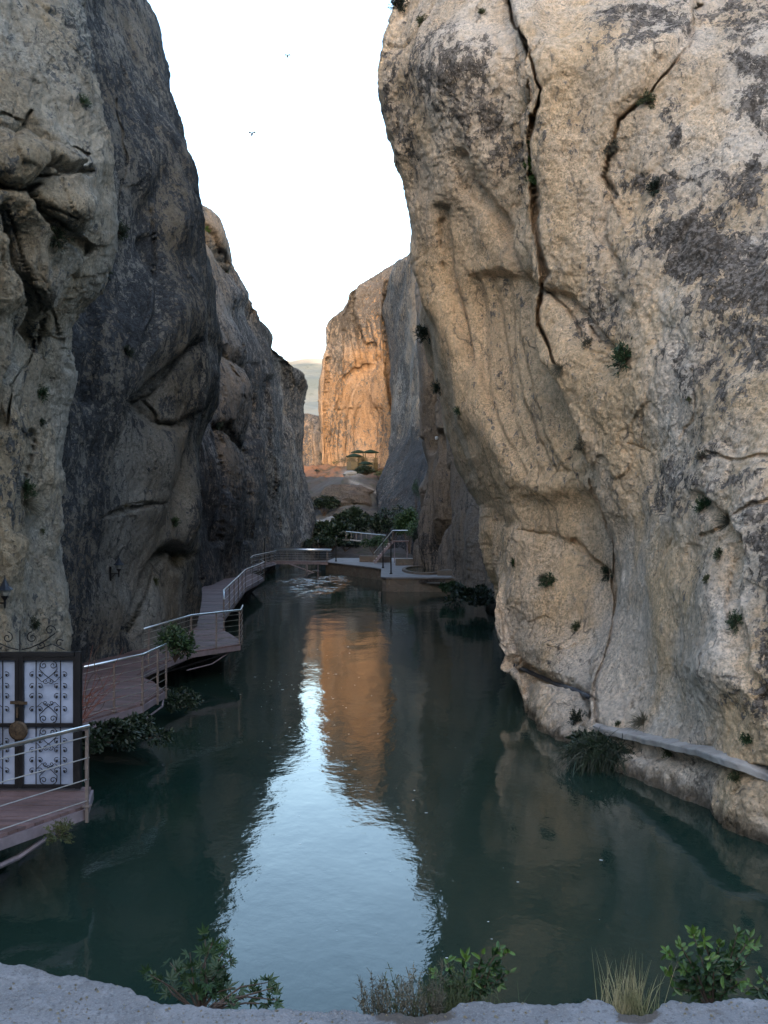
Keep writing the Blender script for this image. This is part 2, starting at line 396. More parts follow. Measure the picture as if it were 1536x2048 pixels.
def weather(V, s, amp, an=.55, fac=.5, rid=.6):
    q = V*np.array([1, 1, an])/s
    h, e = facet(q*1.0+.35*np.stack([perlin(q*1.7), perlin(q*1.7+31), perlin(q*1.7+57)], 1), .5, .7)
    h2, e2 = facet(q*3.1+7, .5, .6)
    j = np.exp(-(e/.07)**2)*sstep(.0, .5, perlin(q*.6+3)+.2)
    h3, e3 = facet(q*7.5+3, .4, .6)
    j2 = np.exp(-(e2/.09)**2)*sstep(-.1, .4, perlin(q*1.3+11))
    return amp*(.75*fbm(q*.5, 4, .5)+fac*h*.75+fac*.5*h2+fac*.20*h3-fac*.7*j-fac*.28*j2+rid*(ridged(q*1.3, 5, .58)-.62)*.7+.12*fbm(q*9, 3))

# ---- right near cliff -------------------------------------------------------
def r1():
    rows = [  # B strip edge, C bulge edge, D hollow, E left of the crack, F right of it, G, H frame edge
        [(1040, 1400, 26.7), (1060, 1430, 24.7), (1100, 1465, 22.6), (1160, 1500, 20.9), (1240, 1550, 18.9), (1380, 1610, 16.9), (1570, 1695, 14.7)],
        [(1020, 1330, 27.5), (1046, 1345, 26), (1100, 1355, 24.6), (1172, 1370, 23.0), (1205, 1370, 21.8), (1370, 1400, 18.0), (1570, 1430, 14.6)],
        [(996, 1265, 28), (1018, 1270, 26.8), (1092, 1275, 25.5), (1185, 1280, 24.2), (1222, 1280, 22.5), (1370, 1280, 18.6), (1570, 1280, 14.8)],
        [(988, 1190, 29), (1008, 1190, 27.2), (1092, 1190, 25.7), (1198, 1190, 24.2), (1240, 1190, 22.9), (1370, 1190, 19), (1570, 1190, 15)],
        [(982, 1090, 32), (1010, 1085, 28.0), (1095, 1090, 26.1), (1188, 1090, 24.6), (1235, 1085, 23.1), (1370, 1080, 19.3), (1570, 1080, 15.2)],
        [(955, 1010, 35), (1003, 1005, 28.4), (1080, 1010, 26.2), (1160, 1010, 25.0), (1210, 1010, 23.1), (1355, 1010, 19.5), (1570, 1010, 15.4)],
        [(925, 945, 36), (966, 940, 28.5), (1055, 940, 26), (1140, 940, 24.6), (1190, 940, 23.2), (1345, 940, 19.6), (1570, 940, 15.5)],
        [(880, 820, 37), (918, 820, 29), (1010, 820, 27), (1105, 820, 25), (1155, 820, 23.4), (1330, 820, 19.7), (1570, 820, 15.5)],
        [(856, 690, 37), (874, 700, 29.5), (975, 700, 27.6), (1078, 690, 25.6), (1115, 690, 24), (1310, 690, 19.8), (1570, 690, 15.6)],
        [(843, 580, 34), (846, 580, 29.8), (950, 580, 28), (1072, 560, 25.8), (1098, 560, 24.2), (1300, 560, 19.8), (1570, 560, 15.6)],
        [(828, 450, 32.5), (832, 450, 29.6), (935, 440, 27.6), (1066, 440, 25.8), (1092, 440, 24.2), (1300, 440, 19.8), (1570, 440, 15.7)],
        [(812, 330, 31.5), (824, 330, 29.2), (920, 320, 26.6), (1046, 320, 25.5), (1072, 320, 24.2), (1300, 320, 19.8), (1570, 320, 15.9)],
        [(778, 190, 31.5), (806, 190, 29), (900, 190, 26.4), (1048, 190, 25), (1084, 190, 24), (1300, 190, 19.7), (1570, 190, 16.2)],
        [(766, 110, 31.5), (797, 110, 29), (890, 110, 26.6), (1032, 110, 25.2), (1070, 110, 24.2), (1300, 110, 20), (1570, 110, 16.6)],
        [(784, 20, 32), (812, 20, 29.8), (890, 20, 27.6), (1005, 20, 26.2), (1040, 20, 25.2), (1300, 20, 21), (1570, 20, 17.4)],
        [(806, -70, 33), (832, -70, 31), (900, -70, 29), (1000, -70, 27.6), (1040, -70, 26.6), (1300, -70, 22.4), (1570, -70, 18.6)],
        [(830, -260, 36), (850, -260, 34), (905, -260, 32.5), (1000, -260, 31), (1040, -260, 30), (1300, -260, 26), (1570, -260, 22)]]
    cols = [[], ] + [[] for _ in range(7)] + [[], []]
    lean = (0, 0, .3, .9, 1.3, 4.2, 6.5)             # the face leans back towards its top
    for j in range(7):
        c = [P(q[0], q[1], q[2]+lean[j]*float(sstep(1350, -150, q[1]))) for q in [r[j] for r in rows]]; b = c[0]
        cols[j+1] = [(b[0]+.15, b[1]+.1, -2.)]+c
    e = cols[1]; cols[0] = [(x+2.2, y+16, z) for x, y, z in e]
    g = cols[7]
    cols[8] = [(x+5.5, y-3.5, z) for x, y, z in g]; cols[9] = [(x+24, y-6, z+3) for x, y, z in g]
    for c in cols:
        x, y, z = c[-1]; c.append((x+4, y+6, z+4)); c.append((x+12, y+14, z+6))
    CR = [(1003, -60), (1018, 10), (1035, 60), (1058, 110), (1078, 180), (1062, 250), (1056, 330), (1070, 400), (1076, 470), (1091, 548), (1078, 600), (1078, 650), (1096, 690), (1120, 742)]
    CR2 = [(1400, 0), (1388, 60), (1372, 98), (1325, 148), (1292, 190), (1238, 240), (1220, 300), (1208, 350), (1226, 392)]
    LIMB = [(1120, 742), (1150, 850), (1180, 960), (1222, 1080), (1236, 1180), (1216, 1280), (1190, 1350), (1184, 1440)]
    UND = [(948, 945), (1000, 1040), (1060, 1062), (1130, 1095), (1185, 1150)]
    def sculpt(V, px, py):
        wob = 5*perlin(V*1.6); d = groove(px+wob, py, CR, 4.5, 1.3)+stepline(px+wob, py, CR, 4, 80, .4)
        d += groove(px+wob, py, CR2, 8, .12)+stepline(px, py, CR2[::-1], 22, 70, .25)
        d += groove(px, py, LIMB, 9, .35)+stepline(px, py, LIMB, 8, 70, .35)
        d += -.4*blob(px, py, 935, 640, 62, 190, -8)
        d += groove(px, py, [(882, 420), (890, 560), (905, 640), (915, 720)], 12, .35)
        d += groove(px, py, [(905, 320), (930, 380), (1000, 440), (1030, 520), (1040, 600)], 12, .35)
        for k, (x0, x1, x2) in enumerate([(940, 955, 1005), (968, 985, 1030), (995, 1012, 1060), (1020, 1042, 1085), (1046, 1070, 1115), (1068, 1092, 1140)]):
            d += groove(px, py, [(x0, 560), (x0+2, 640), (x1-4, 730), (x1+10, 800), (x2, 880), (x2+40, 950)], 10+(k % 3)*3, .20+.16*((k*7) % 3)/2)
        d += groove(px, py, UND, 16, .10)
        d += -.10*blob(px, py, 1175, 1150, 40, 90, -15)
        d += groove(px, py, [(1018, 1318), (1060, 1346), (1110, 1368), (1185, 1396)], 8, .35)+.25*blob(px, py, 1100, 1300, 60, 30)
        d += stepline(px, py, [(1190, 1447), (1320, 1470), (1430, 1498), (1560, 1540)], 5, 70, .0)
        d += -.45*np.exp(-((py-(1452+(px-1190)*.25))/26)**2)*sstep(1185, 1240, px)*sstep(1450, 1475, py-(px-1190)*.25)
        d += groove(px, py, [(1420, 1000), (1470, 1080), (1455, 1190), (1465, 1330), (1520, 1420)], 10, .18)
        d += groove(px, py, [(1215, 395), (1200, 470), (1250, 560)], 8, .2)+groove(px, py, [(1075, 570), (1140, 600), (1180, 660), (1215, 690)], 9, .3)
        for cx, cy, rx, ry, a, h in [(1130, 130, 60, 90, 0, .3), (1240, 110, 90, 70, 0, .45), (1120, 300, 40, 110, 0, .35), (930, 150, 80, 110, 0, .3), (1150, 480, 55, 70, 10, .3), (1120, 60, 50, 60, 0, -.3), (1250, 640, 60, 90, 20, .25), (1340, 760, 80, 60, 0, .2), (1440, 1350, 90, 60, 20, .2), (1330, 1130, 60, 150, 0, .25)]:
            d += h*blob(px, py, cx, cy, rx, ry, a)
        return d+.35*fbm(V*.28, 3)
    def detail(V, px, py):
        smooth = np.clip(blob(px, py, 960, 720, 120, 260, -15)*1.2+blob(px, py, 1170, 1150, 60, 140, -10)+.8*blob(px, py, 1330, 1250, 130, 160), 0, .8)
        rough = 1-smooth
        d = rough*weather(V, 2.2, .15, .8)+.055*weather(V*1.0+40, .8, 1., .8, rid=.8)*(.25+.75*rough)+.016*fbm(V*7, 3)*(.5+rough)
        warp = 48*np.stack([fbm(V*.8, 5, .6), fbm(V*.8+50, 5, .6)], 1); X = px+warp[:, 0]; Y = py+warp[:, 1]
        st = 0
        for cx, cy, rx, ry, a, h in [(1420, 500, 130, 90, 10, .95), (1500, 590, 110, 90, 0, .9), (1330, 365, 90, 35, 5, .6), (1480, 360, 90, 50, 0, .6), (900, 150, 75, 95, 25, .72), (985, 230, 50, 60, 30, .6), (850, 100, 40, 60, 0, .35),
                                     (1345, 230, 32, 90, 10, .62), (1510, 170, 45, 110, 0, .75), (1300, 40, 110, 50, 0, .65), (1490, 40, 60, 60, 0, .6), (1420, 760, 120, 45, 25, .5), (1490, 700, 90, 50, 20, .62), (1340, 960, 60, 60, 40, .55), (1350, 1010, 50, 35, 0, .5),
                                     (1530, 1140, 55, 140, 0, .85), (1510, 1290, 45, 60, 0, .6), (1130, 270, 60, 40, 0, .35), (1180, 640, 40, 45, 30, .6), (1390, 880, 60, 40, 0, .45), (1460, 930, 60, 30, 0, .5), (1110, 1290, 70, 40, 0, .25), (1000, 330, 60, 60, 0, .45), (1200, 600, 70, 120, 0, .3), (1380, 1160, 20, 60, 0, .4), (1500, 1400, 30, 70, -20, .5), (1060, 340, 22, 120, 0, .45), (780, 200, 20, 160, -10, .6)]:  # last patch is painted shade on the rim that turns away
            st = np.maximum(st, h*blob(X, Y, cx, cy, rx, ry, a))
        st = st*1.1+.06+.10*fbm(V*.7, 3)
        for k, (x0, x2) in enumerate([(930, 1000), (958, 1030), (985, 1062), (1012, 1086), (1040, 1120)]):      # water streaks down the hollow
            st = np.maximum(st, (.40-.05*(k % 2))*np.exp(-(line(X*.25+px*.75, py, [(x0, 560), (x0+6, 660), (x0+22, 780), (x2+12, 900), (x2+50, 960)])[0]/(5+k % 3*2))**2))
        wm = np.clip(1.0*blob(px, py, 960, 660, 170, 360, -12)+.5*blob(px, py, 1130, 350, 120, 300)+.5*blob(px, py, 1100, 950, 140, 150)+.5*blob(X, Y, 1420, 230, 40, 90), 0, .9)
        return d, st, wm
    return cliff('R1', cols, 2.4, sculpt, detail, 'cliff_tan', 'huge overhanging tan limestone cliff filling the right side of the gorge', hidden=(0, 7, 8), cracks=[
        (CR, 3.4, .9), ([(1062, 230), (1056, 330), (1072, 400), (1078, 470), (1090, 548)], 6, .8), (CR2, 2.8, .35), (LIMB[2:], 4, .3),
        ([(1150, 1085), (1190, 1120), (1228, 1150), (1232, 1210)], 5, .35), ([(882, 440), (888, 560), (896, 590)], 3, .2), ([(905, 320), (940, 385), (962, 412)], 3, .15), ([(1078, 572), (1110, 590), (1150, 640), (1165, 672)], 3, .22),
        ([(1180, 655), (1216, 692)], 3, .2), ([(1262, 885), (1300, 905)], 3, .12), ([(1410, 900), (1470, 915), (1530, 905)], 3, .14), ([(1395, 1070), (1440, 1040), (1536, 985)], 3, .15),
        ([(1470, 1120), (1455, 1180), (1460, 1250)], 3, .14), ([(1385, 745), (1384, 830), (1360, 880)], 2.8, .12), ([(1020, 1322), (1060, 1348), (1110, 1370), (1188, 1398)], 6, .4),
        ([(1090, 1290), (1130, 1300), (1150, 1285)], 2.8, .12), ([(1040, 1060), (1100, 1068), (1150, 1095)], 3.2, .1)])
r1()

# ---- right wall further in: tall ribbed columns ----------------------------
def r2():
    B = [(822, 1190, 84), (826, 1090, 83), (836, 1000, 82), (846, 900, 80), (848, 780, 78), (842, 660, 78), (850, 520, 80)]
    C = [(868, 1195, 75), (868, 1090, 75), (876, 1000, 74), (880, 900, 74), (884, 780, 74), (880, 660, 74), (884, 520, 76)]
    D = [(912, 1205, 66), (912, 1090, 67), (918, 1000, 67), (918, 900, 67), (918, 780, 67), (918, 660, 67), (918, 520, 70)]
    E = [(965, 1230, 55), (965, 1090, 57), (968, 1000, 58), (968, 900, 58), (968, 780, 58), (968, 660, 58), (968, 520, 60)]
    Fc = [(1010, 1260, 46), (1012, 1090, 48), (1015, 1000, 48), (1015, 900, 48), (1015, 780, 48), (1015, 660, 48), (1015, 520, 50)]
    cols = [[P(*q) for q in c] for c in (B, C, D, E, Fc)]
    cols = [[(x+1.8, y+14, z) for x, y, z in cols[0]]]+cols+[[(x+3, y-6, z) for x, y, z in cols[-1]]]
    for c in cols: c.append((c[-1][0]+6, c[-1][1]+6, c[-1][2]+2))
    def sculpt(V, px, py):
        d = 0
        for pts, w, h in [([(882, 870), (884, 960), (880, 1040), (866, 1100), (872, 1190)], 5, 2.2), ([(925, 900), (942, 1000), (948, 1080), (942, 1190)], 5, 1.8), ([(958, 980), (966, 1080), (962, 1210)], 4, 1.5), ([(985, 1040), (990, 1240)], 5, 1.5), ([(842, 880), (846, 980), (834, 1060), (840, 1160)], 4, 1.2), ([(900, 940), (905, 1060), (900, 1170)], 3, .5), ([(862, 700), (868, 800), (858, 900)], 4, .8)]:
            d = d+groove(px, py, pts, w*1.3, h)
        return d+.5*np.sin(px*.21+perlin(V*.3)*2)*.5
    def detail(V, px, py):
        st = .38+.35*blob(px, py, 860, 1090, 40, 70)+.3*sstep(960, 1000, px)+.25*fbm(V*np.array([.3, .3, .05]), 2)
        return weather(V, 2., .26, .25), st-.2, .35+.5*blob(px, py, 880, 800, 40, 120)
    cliff('R2', cols, 1.8, sculpt, detail, 'cliff_rib', 'shaded grey brown rock wall split into tall ribs beyond the right overhang', hidden=(0, 5))
r2()
def r3():
    A = [(728, 1110, 126), (742, 1040, 134), (752, 985, 142), (768, 930, 152), (788, 868, 164), (784, 800, 170), (776, 700, 175), (772, 610, 177), (788, 532, 178)]
    B = [(790, 1110, 118), (790, 1040, 124), (795, 985, 130), (802, 930, 138), (810, 868, 146), (812, 800, 151), (812, 700, 154), (812, 610, 156), (818, 514, 158)]
    C = [(850, 1110, 112), (850, 1040, 116), (850, 985, 120), (852, 930, 126), (855, 868, 132), (855, 800, 136), (855, 700, 139), (855, 610, 141), (855, 490, 143)]
    D = [(930, 1110, 108), (930, 1040, 110), (930, 985, 112), (930, 930, 116), (930, 868, 122), (930, 800, 126), (930, 700, 129), (930, 610, 131), (930, 480, 134)]
    c3 = [[P(*q) for q in c] for c in (A, B, C, D)]
    cols = [[(x+2.2, y+22, z) for x, y, z in c3[0]]]+c3
    for i, c in enumerate(cols): c.append((c[-1][0]+5, c[-1][1]+8, c[-1][2]-4)); c[0] = (c[0][0], c[0][1], -2)
    def sculpt(V, px, py): return .9*fbm(V*.09, 3)-groove(px, py, [(770, 900), (748, 1040)], 10, -.5)
    def detail(V, px, py):
        return weather(V, 5., .42, .4), .50+.25*fbm(V*.08, 3)+.3*sstep(800, 920, py), .35*blob(px, py, 810, 620, 40, 80)
    cliff('R3', cols, 1.8, sculpt, detail, 'cliff_blue', 'grey shaded rock slope in the distance right of the sunlit ochre cliff', hidden=(0,))
r3()
def oc():
    K = [[(641, 985, 176), (643, 930, 177), (641, 860, 178), (639, 800, 178), (648, 740, 178), (652, 690, 178), (656, 648, 179)],
         [(658, 985, 175), (660, 930, 176), (662, 860, 177), (664, 800, 177), (668, 740, 177), (672, 690, 178), (690, 616, 180)],
         [(690, 985, 174), (690, 930, 177), (690, 860, 179), (692, 800, 179), (694, 720, 178), (698, 650, 179), (706, 568, 182)],
         [(728, 985, 174), (728, 930, 178), (730, 860, 181), (732, 800, 180), (734, 720, 178), (736, 640, 179), (738, 549, 183)],
         [(765, 985, 174), (766, 930, 176), (772, 860, 177), (772, 800, 177), (768, 720, 177), (768, 640, 178), (788, 533, 184)],
         [(830, 985, 173), (830, 930, 174), (830, 860, 176), (830, 800, 177), (830, 720, 178), (832, 640, 180), (842, 498, 186)],
         [(900, 985, 172), (900, 930, 174), (900, 860, 176), (900, 800, 177), (900, 720, 178), (900, 640, 180), (900, 480, 188)]]
    cols = [[P(*q) for q in c] for c in K]
    cols = [[(x+3.0, y+30, z) for x, y, z in cols[0]]]+cols
    for c in cols: c[0] = (c[0][0], c[0][1], 2); c.append((c[-1][0]+3, c[-1][1]+25, c[-1][2]+1))
    def sculpt(V, px, py):
        d = groove(px, py, [(708, 560), (702, 620), (725, 690), (745, 690)], 6, 1.0)+groove(px, py, [(772, 560), (768, 640), (775, 740), (786, 830)], 4, 1.2)
        d += -1.2*blob(px, py, 735, 840, 28, 55)+groove(px, py, [(656, 720), (652, 800), (656, 900)], 4, 1.2)
        d += groove(px, py, [(690, 760), (712, 742), (740, 735), (752, 715)], 5, .9)
        for x in (668, 676, 684, 700, 716, 746, 758): d += groove(px, py, [(x, 940), (x-3, 880), (x+2, 820)], 2.5, .5)
        for a, b in (((700, 640), (716, 730)), ((715, 650), (728, 735)), ((735, 640), (742, 720)), ((752, 630), (756, 720)), ((690, 660), (694, 740))): d += groove(px, py, [a, b], 3.5, .9)
        return d+1.2*fbm(V*.08, 3)
    def detail(V, px, py):
        st = np.clip(.22*fbm(V*.12, 4)+.18+.7*sstep(760, 580, py)+.35*blob(px, py, 678, 760, 20, 60)+.25*blob(px, py, 680, 850, 25, 40)+.3*blob(px, py, 760, 870, 14, 50)+.12, 0, 1)*.9
        return weather(V, 4.5, .55, .35), st, .15+.8*blob(px, py, 735, 850, 45, 90)+.7*blob(px, py, 648, 850, 10, 120)+.6*blob(px, py, 778, 800, 10, 110)
    cliff('O', cols, 1.6, sculpt, detail, 'cliff_orange', 'sunlit golden ochre cliff at the far end of the gorge', hidden=(0,), cracks=[([(708, 565), (703, 625), (726, 692), (746, 690)], 3, 0.60), ([(690, 760), (714, 742), (740, 736)], 3, 0.50), ([(773, 560), (769, 640), (776, 740), (787, 830)], 3, 0.70), ([(655, 720), (653, 800), (657, 900)], 2.5, 0.60), ([(672, 690), (680, 780), (676, 860)], 2.5, 0.40)])
oc()
def ol():
    K = [[(585, 990, 196), (585, 900, 198), (590, 852, 200)], [(612, 990, 194), (612, 900, 196), (614, 838, 198)], [(632, 990, 192), (634, 900, 194), (634, 838, 197)], [(646, 990, 192), (650, 900, 195), (652, 842, 198)], [(668, 990, 196), (668, 900, 198), (670, 845, 200)]]
    cols = [[P(*q) for q in c] for c in K]
    for c in cols: c[0] = (c[0][0], c[0][1], 2); c.append((c[-1][0], c[-1][1]+20, c[-1][2]+2))
    cliff('OL', cols, 1.6, lambda V, px, py: 1.0*fbm(V*.1, 3)+groove(px, py, [(626, 850), (628, 940)], 3, 1.), lambda V, px, py: (weather(V, 4, .5), .62-.7*blob(px, py, 634, 900, 9, 50), .2+0*px), 'cliff_orange', 'low dull cliff with one pale streak left of the sunlit ochre cliff')
ol()

# ---- left cliffs -------------------------------------------------------------
EDGE = [(-260, 120), (-70, 150), (60, 172), (180, 190), (300, 206), (390, 217), (470, 215), (560, 196), (640, 166), (720, 146), (850, 136), (950, 131), (1080, 128), (1200, 133), (1300, 138), (1400, 118), (1520, 100)]
def l1():
    ex = lambda y: float(np.interp(y, [e[0] for e in EDGE], [e[1] for e in EDGE]))
    ys = [1520, 1400, 1300, 1200, 1080, 950, 850, 720, 640, 560, 470, 390, 300, 180, 60, -70, -260]
    dd = {1520: 0, 1400: 0, 1300: 0, 1200: .1, 1080: .1, 950: .1, 850: 0, 720: -.3, 640: -.4, 560: -.7, 470: -.9, 390: -1.1, 300: -1., 180: -.4, 60: .4, -70: 1.3, -260: 3.2}
    cols = [[], [], [], [], [], []]
    for y in ys:
        o = dd[y]; e = ex(y)
        for c, (px, d) in zip(cols, ((-420, 11.5+o), (-90, 15.4+o), (25, 16.2+o), (e-62, 17.3+o), (e-14, 18.2+o), (e, 19.4+o))): c.append(P(px, y, d))
    last = cols[-1]; cols.append([(x-1.6, yy+2.6, z) for x, yy, z in last]); cols.append([(x-4, yy+3.5, z) for x, yy, z in last])
    cols = [[(c0[0]-10, c0[1]-6, c0[2]) for c0 in cols[0]]]+cols
    for c in cols:
        c[0] = (c[0][0], c[0][1], -2.); x, y, z = c[-1]; c.append((x-3, y+3, z+5)); c.append((x-12, y+6, z+9))
    def sculpt(V, px, py):
        d = 0
        LEDGE = [(-60, 352), (0, 366), (40, 378), (70, 368), (85, 330), (120, 345), (185, 340)]
        d = d+groove(px, py, LEDGE, 8, .32)+.36*blob(px, py, 45, 320, 70, 40)+.25*blob(px, py, 140, 330, 50, 30)
        d += groove(px, py, [(55, 375), (75, 410), (105, 440), (140, 470), (185, 500)], 8, .35)+.3*blob(px, py, 140, 410, 55, 40, 20)
        d += groove(px, py, [(40, 245), (70, 225), (110, 260), (160, 300), (175, 320)], 7, .22)+groove(px, py, [(0, 230), (45, 250)], 6, .25)
        d += -.3*blob(px, py, 40, 470, 28, 90, -20)+.2*blob(px, py, 95, 560, 26, 80, -12)-.25*blob(px, py, 140, 660, 30, 60, 30)
        d += groove(px, py, [(85, 640), (60, 720), (35, 760), (10, 850)], 12, .3)+groove(px, py, [(70, 880), (55, 960), (40, 1060)], 14, .3)
        d += groove(px, py, [(110, 620), (130, 690), (120, 780)], 8, .25)+groove(px, py, [(15, 420), (45, 520), (80, 620), (105, 700)], 10, .35)
        return d+.28*fbm(V*.35, 3)
    def detail(V, px, py):
        q = V/.16; h, e = facet(q, .35, .5)
        peb = .022*np.minimum(e*2, 1)*sstep(400, 250, py)
        st = .16+.30*sstep(260, 100, py)*sstep(60, 170, px)+.35*blob(px, py, 30, 480, 16, 120, -15)+.35*blob(px, py, 20, 960, 30, 130)+.25*blob(px, py, 70, 680, 25, 50)+.2*fbm(V*.5, 3)
        return weather(V, 1.3, .17)+peb+.03*weather(V+9, .4, 1.), st, .25*blob(px, py, 30, 200, 80, 120)+.55*blob(px, py, 60, 300, 70, 40)+.4*blob(px, py, 60, 420, 60, 80)+.35*blob(px, py, 60, 620, 40, 60)
    cliff('L1', cols, 2.2, sculpt, detail, 'cliff_pale', 'pale pitted rock buttress at the left frame edge above the iron gate', hidden=(0, 6, 7), cracks=[
        ([(-60, 352), (0, 368), (45, 380), (72, 368)], 4.8, 0.30), ([(55, 372), (78, 412), (108, 442), (142, 470), (188, 500)], 4.0, 0.30), ([(70, 350), (120, 345), (185, 338)], 3.2, 0.20), ([(0, 228), (45, 250), (62, 222)], 3.2, 0.17), ([(95, 410), (130, 425), (160, 440)], 2.8, 0.15),
        ([(85, 640), (62, 720), (38, 760), (12, 850)], 3.2, 0.15), ([(105, 620), (128, 690)], 3.2, 0.15), ([(70, 880), (57, 960), (42, 1060)], 2.8, 0.12), ([(15, 420), (45, 520), (80, 620)], 3.2, 0.15), ([(150, 290), (175, 305)], 4.0, 0.20)])
l1()
def l2():
    ys = [1500, 1400, 1300, 1230, 1120, 1000, 880, 780, 680, 560, 420, 300, 180, 110, 0, -90, -260]
    E = [372, 372, 374, 376, 378, 391, 408, 441, 440, 410, 391, 381, 346, 331, 282, 252, 190]
    cols = [[] for _ in range(6)]
    for y, e in zip(ys, E):
        t = (e-140)/250; up = sstep(600, -100, y)*2.2; lo = sstep(800, 1000, y)
        for c, (px, d) in zip(cols, ((60, 24.6+up), (140, 26.4+up), (140+105*t, 28.2+up+.4*lo), (140+190*t, 30.8+up+.3*lo), (e-9, 33.6+up), (e, 36.5+up))): c.append(P(px, y, float(d)))
    last = cols[-1]; cols.append([(x-1.6, yy+6, z) for x, yy, z in last]); cols.append([(x-5, yy+12, z) for x, yy, z in last])
    for c in cols:
        c[0] = (c[0][0], c[0][1], -2.); x, y, z = c[-1]; c.append((x-3, y+3, z+4)); c.append((x-12, y+6, z+9))
    def sculpt(V, px, py):
        d = .6*blob(px, py, 330, 640, 60, 120, 25)+.4*blob(px, py, 220, 720, 60, 110)-.4*blob(px, py, 300, 800, 40, 55, 30)
        d += groove(px, py, [(265, 805), (300, 790), (330, 740), (380, 690)], 12, .45)+groove(px, py, [(285, 800), (315, 850), (350, 850), (390, 830)], 10, .3)
        d += .35*blob(px, py, 290, 910, 55, 70)-.5*blob(px, py, 345, 960, 22, 80, 20)+.4*blob(px, py, 365, 990, 12, 110, 8)
        d += groove(px, py, [(205, 1030), (245, 1015), (310, 1000)], 4, .2)+groove(px, py, [(330, 1100), (300, 1130), (280, 1200), (255, 1260)], 12, .6)
        d += groove(px, py, [(312, 1108), (345, 1100), (368, 1112)], 6, .4)-.6*blob(px, py, 350, 1120, 12, 20)-.4*blob(px, py, 265, 1270, 16, 60)
        d += groove(px, py, [(185, 560), (170, 680), (160, 800)], 10, .3)+groove(px, py, [(300, 480), (310, 560), (290, 640), (260, 720)], 10, .35)
        d += .5*blob(px, py, 340, 430, 30, 70)-.3*blob(px, py, 300, 420, 20, 80, 10)
        return d+.45*fbm(V*.22, 3)
    def detail(V, px, py):
        w = 22*fbm(V*.6, 3); X = px+w; Y = py+22*fbm(V*.6+9, 3)
        st = .66-.0*px
        st = st-.5*blob(X, Y, 310, 900, 60, 110)-.52*blob(X, Y, 250, 1150, 70, 150)-.62*blob(X, Y, 320, 1190, 50, 110)-.55*blob(X, Y, 365, 960, 18, 130)-.42*blob(X, Y, 330, 740, 50, 60, 40)-.2*blob(X, Y, 330, 420, 26, 60)-.25*blob(X, Y, 260, 60, 50, 80)-.25*blob(X, Y, 370, 320, 12, 70)
        st = st+.25*fbm(V*np.array([.9, .9, .16]), 3)
        return weather(V, 1.9, .16, .3)+.04*weather(V+9, .5, 1., .35), st, .4*blob(px, py, 330, 700, 60, 80)+.3*blob(px, py, 320, 1000, 60, 200)
    cliff('L2', cols, 2.2, sculpt, detail, 'cliff_dark', 'dark stained rock face leaning over the boardwalk on the left', hidden=(0, 6), cracks=[
        ([(262, 806), (300, 792), (332, 742), (382, 690)], 4.0, 0.25), ([(285, 800), (318, 850), (352, 852)], 4.0, 0.20), ([(205, 1030), (245, 1016), (310, 1002)], 2.4, 0.15), ([(330, 1100), (302, 1132), (282, 1200), (257, 1262)], 3.2, 0.20), ([(300, 420), (308, 520), (290, 640)], 3.2, 0.20), ([(365, 850), (352, 960), (330, 1010)], 3.2, 0.17), ([(318, 1104), (345, 1100), (366, 1110)], 5.6, 0.35), ([(232, 200), (250, 330), (242, 420)], 2.8, 0.15)])
l2()
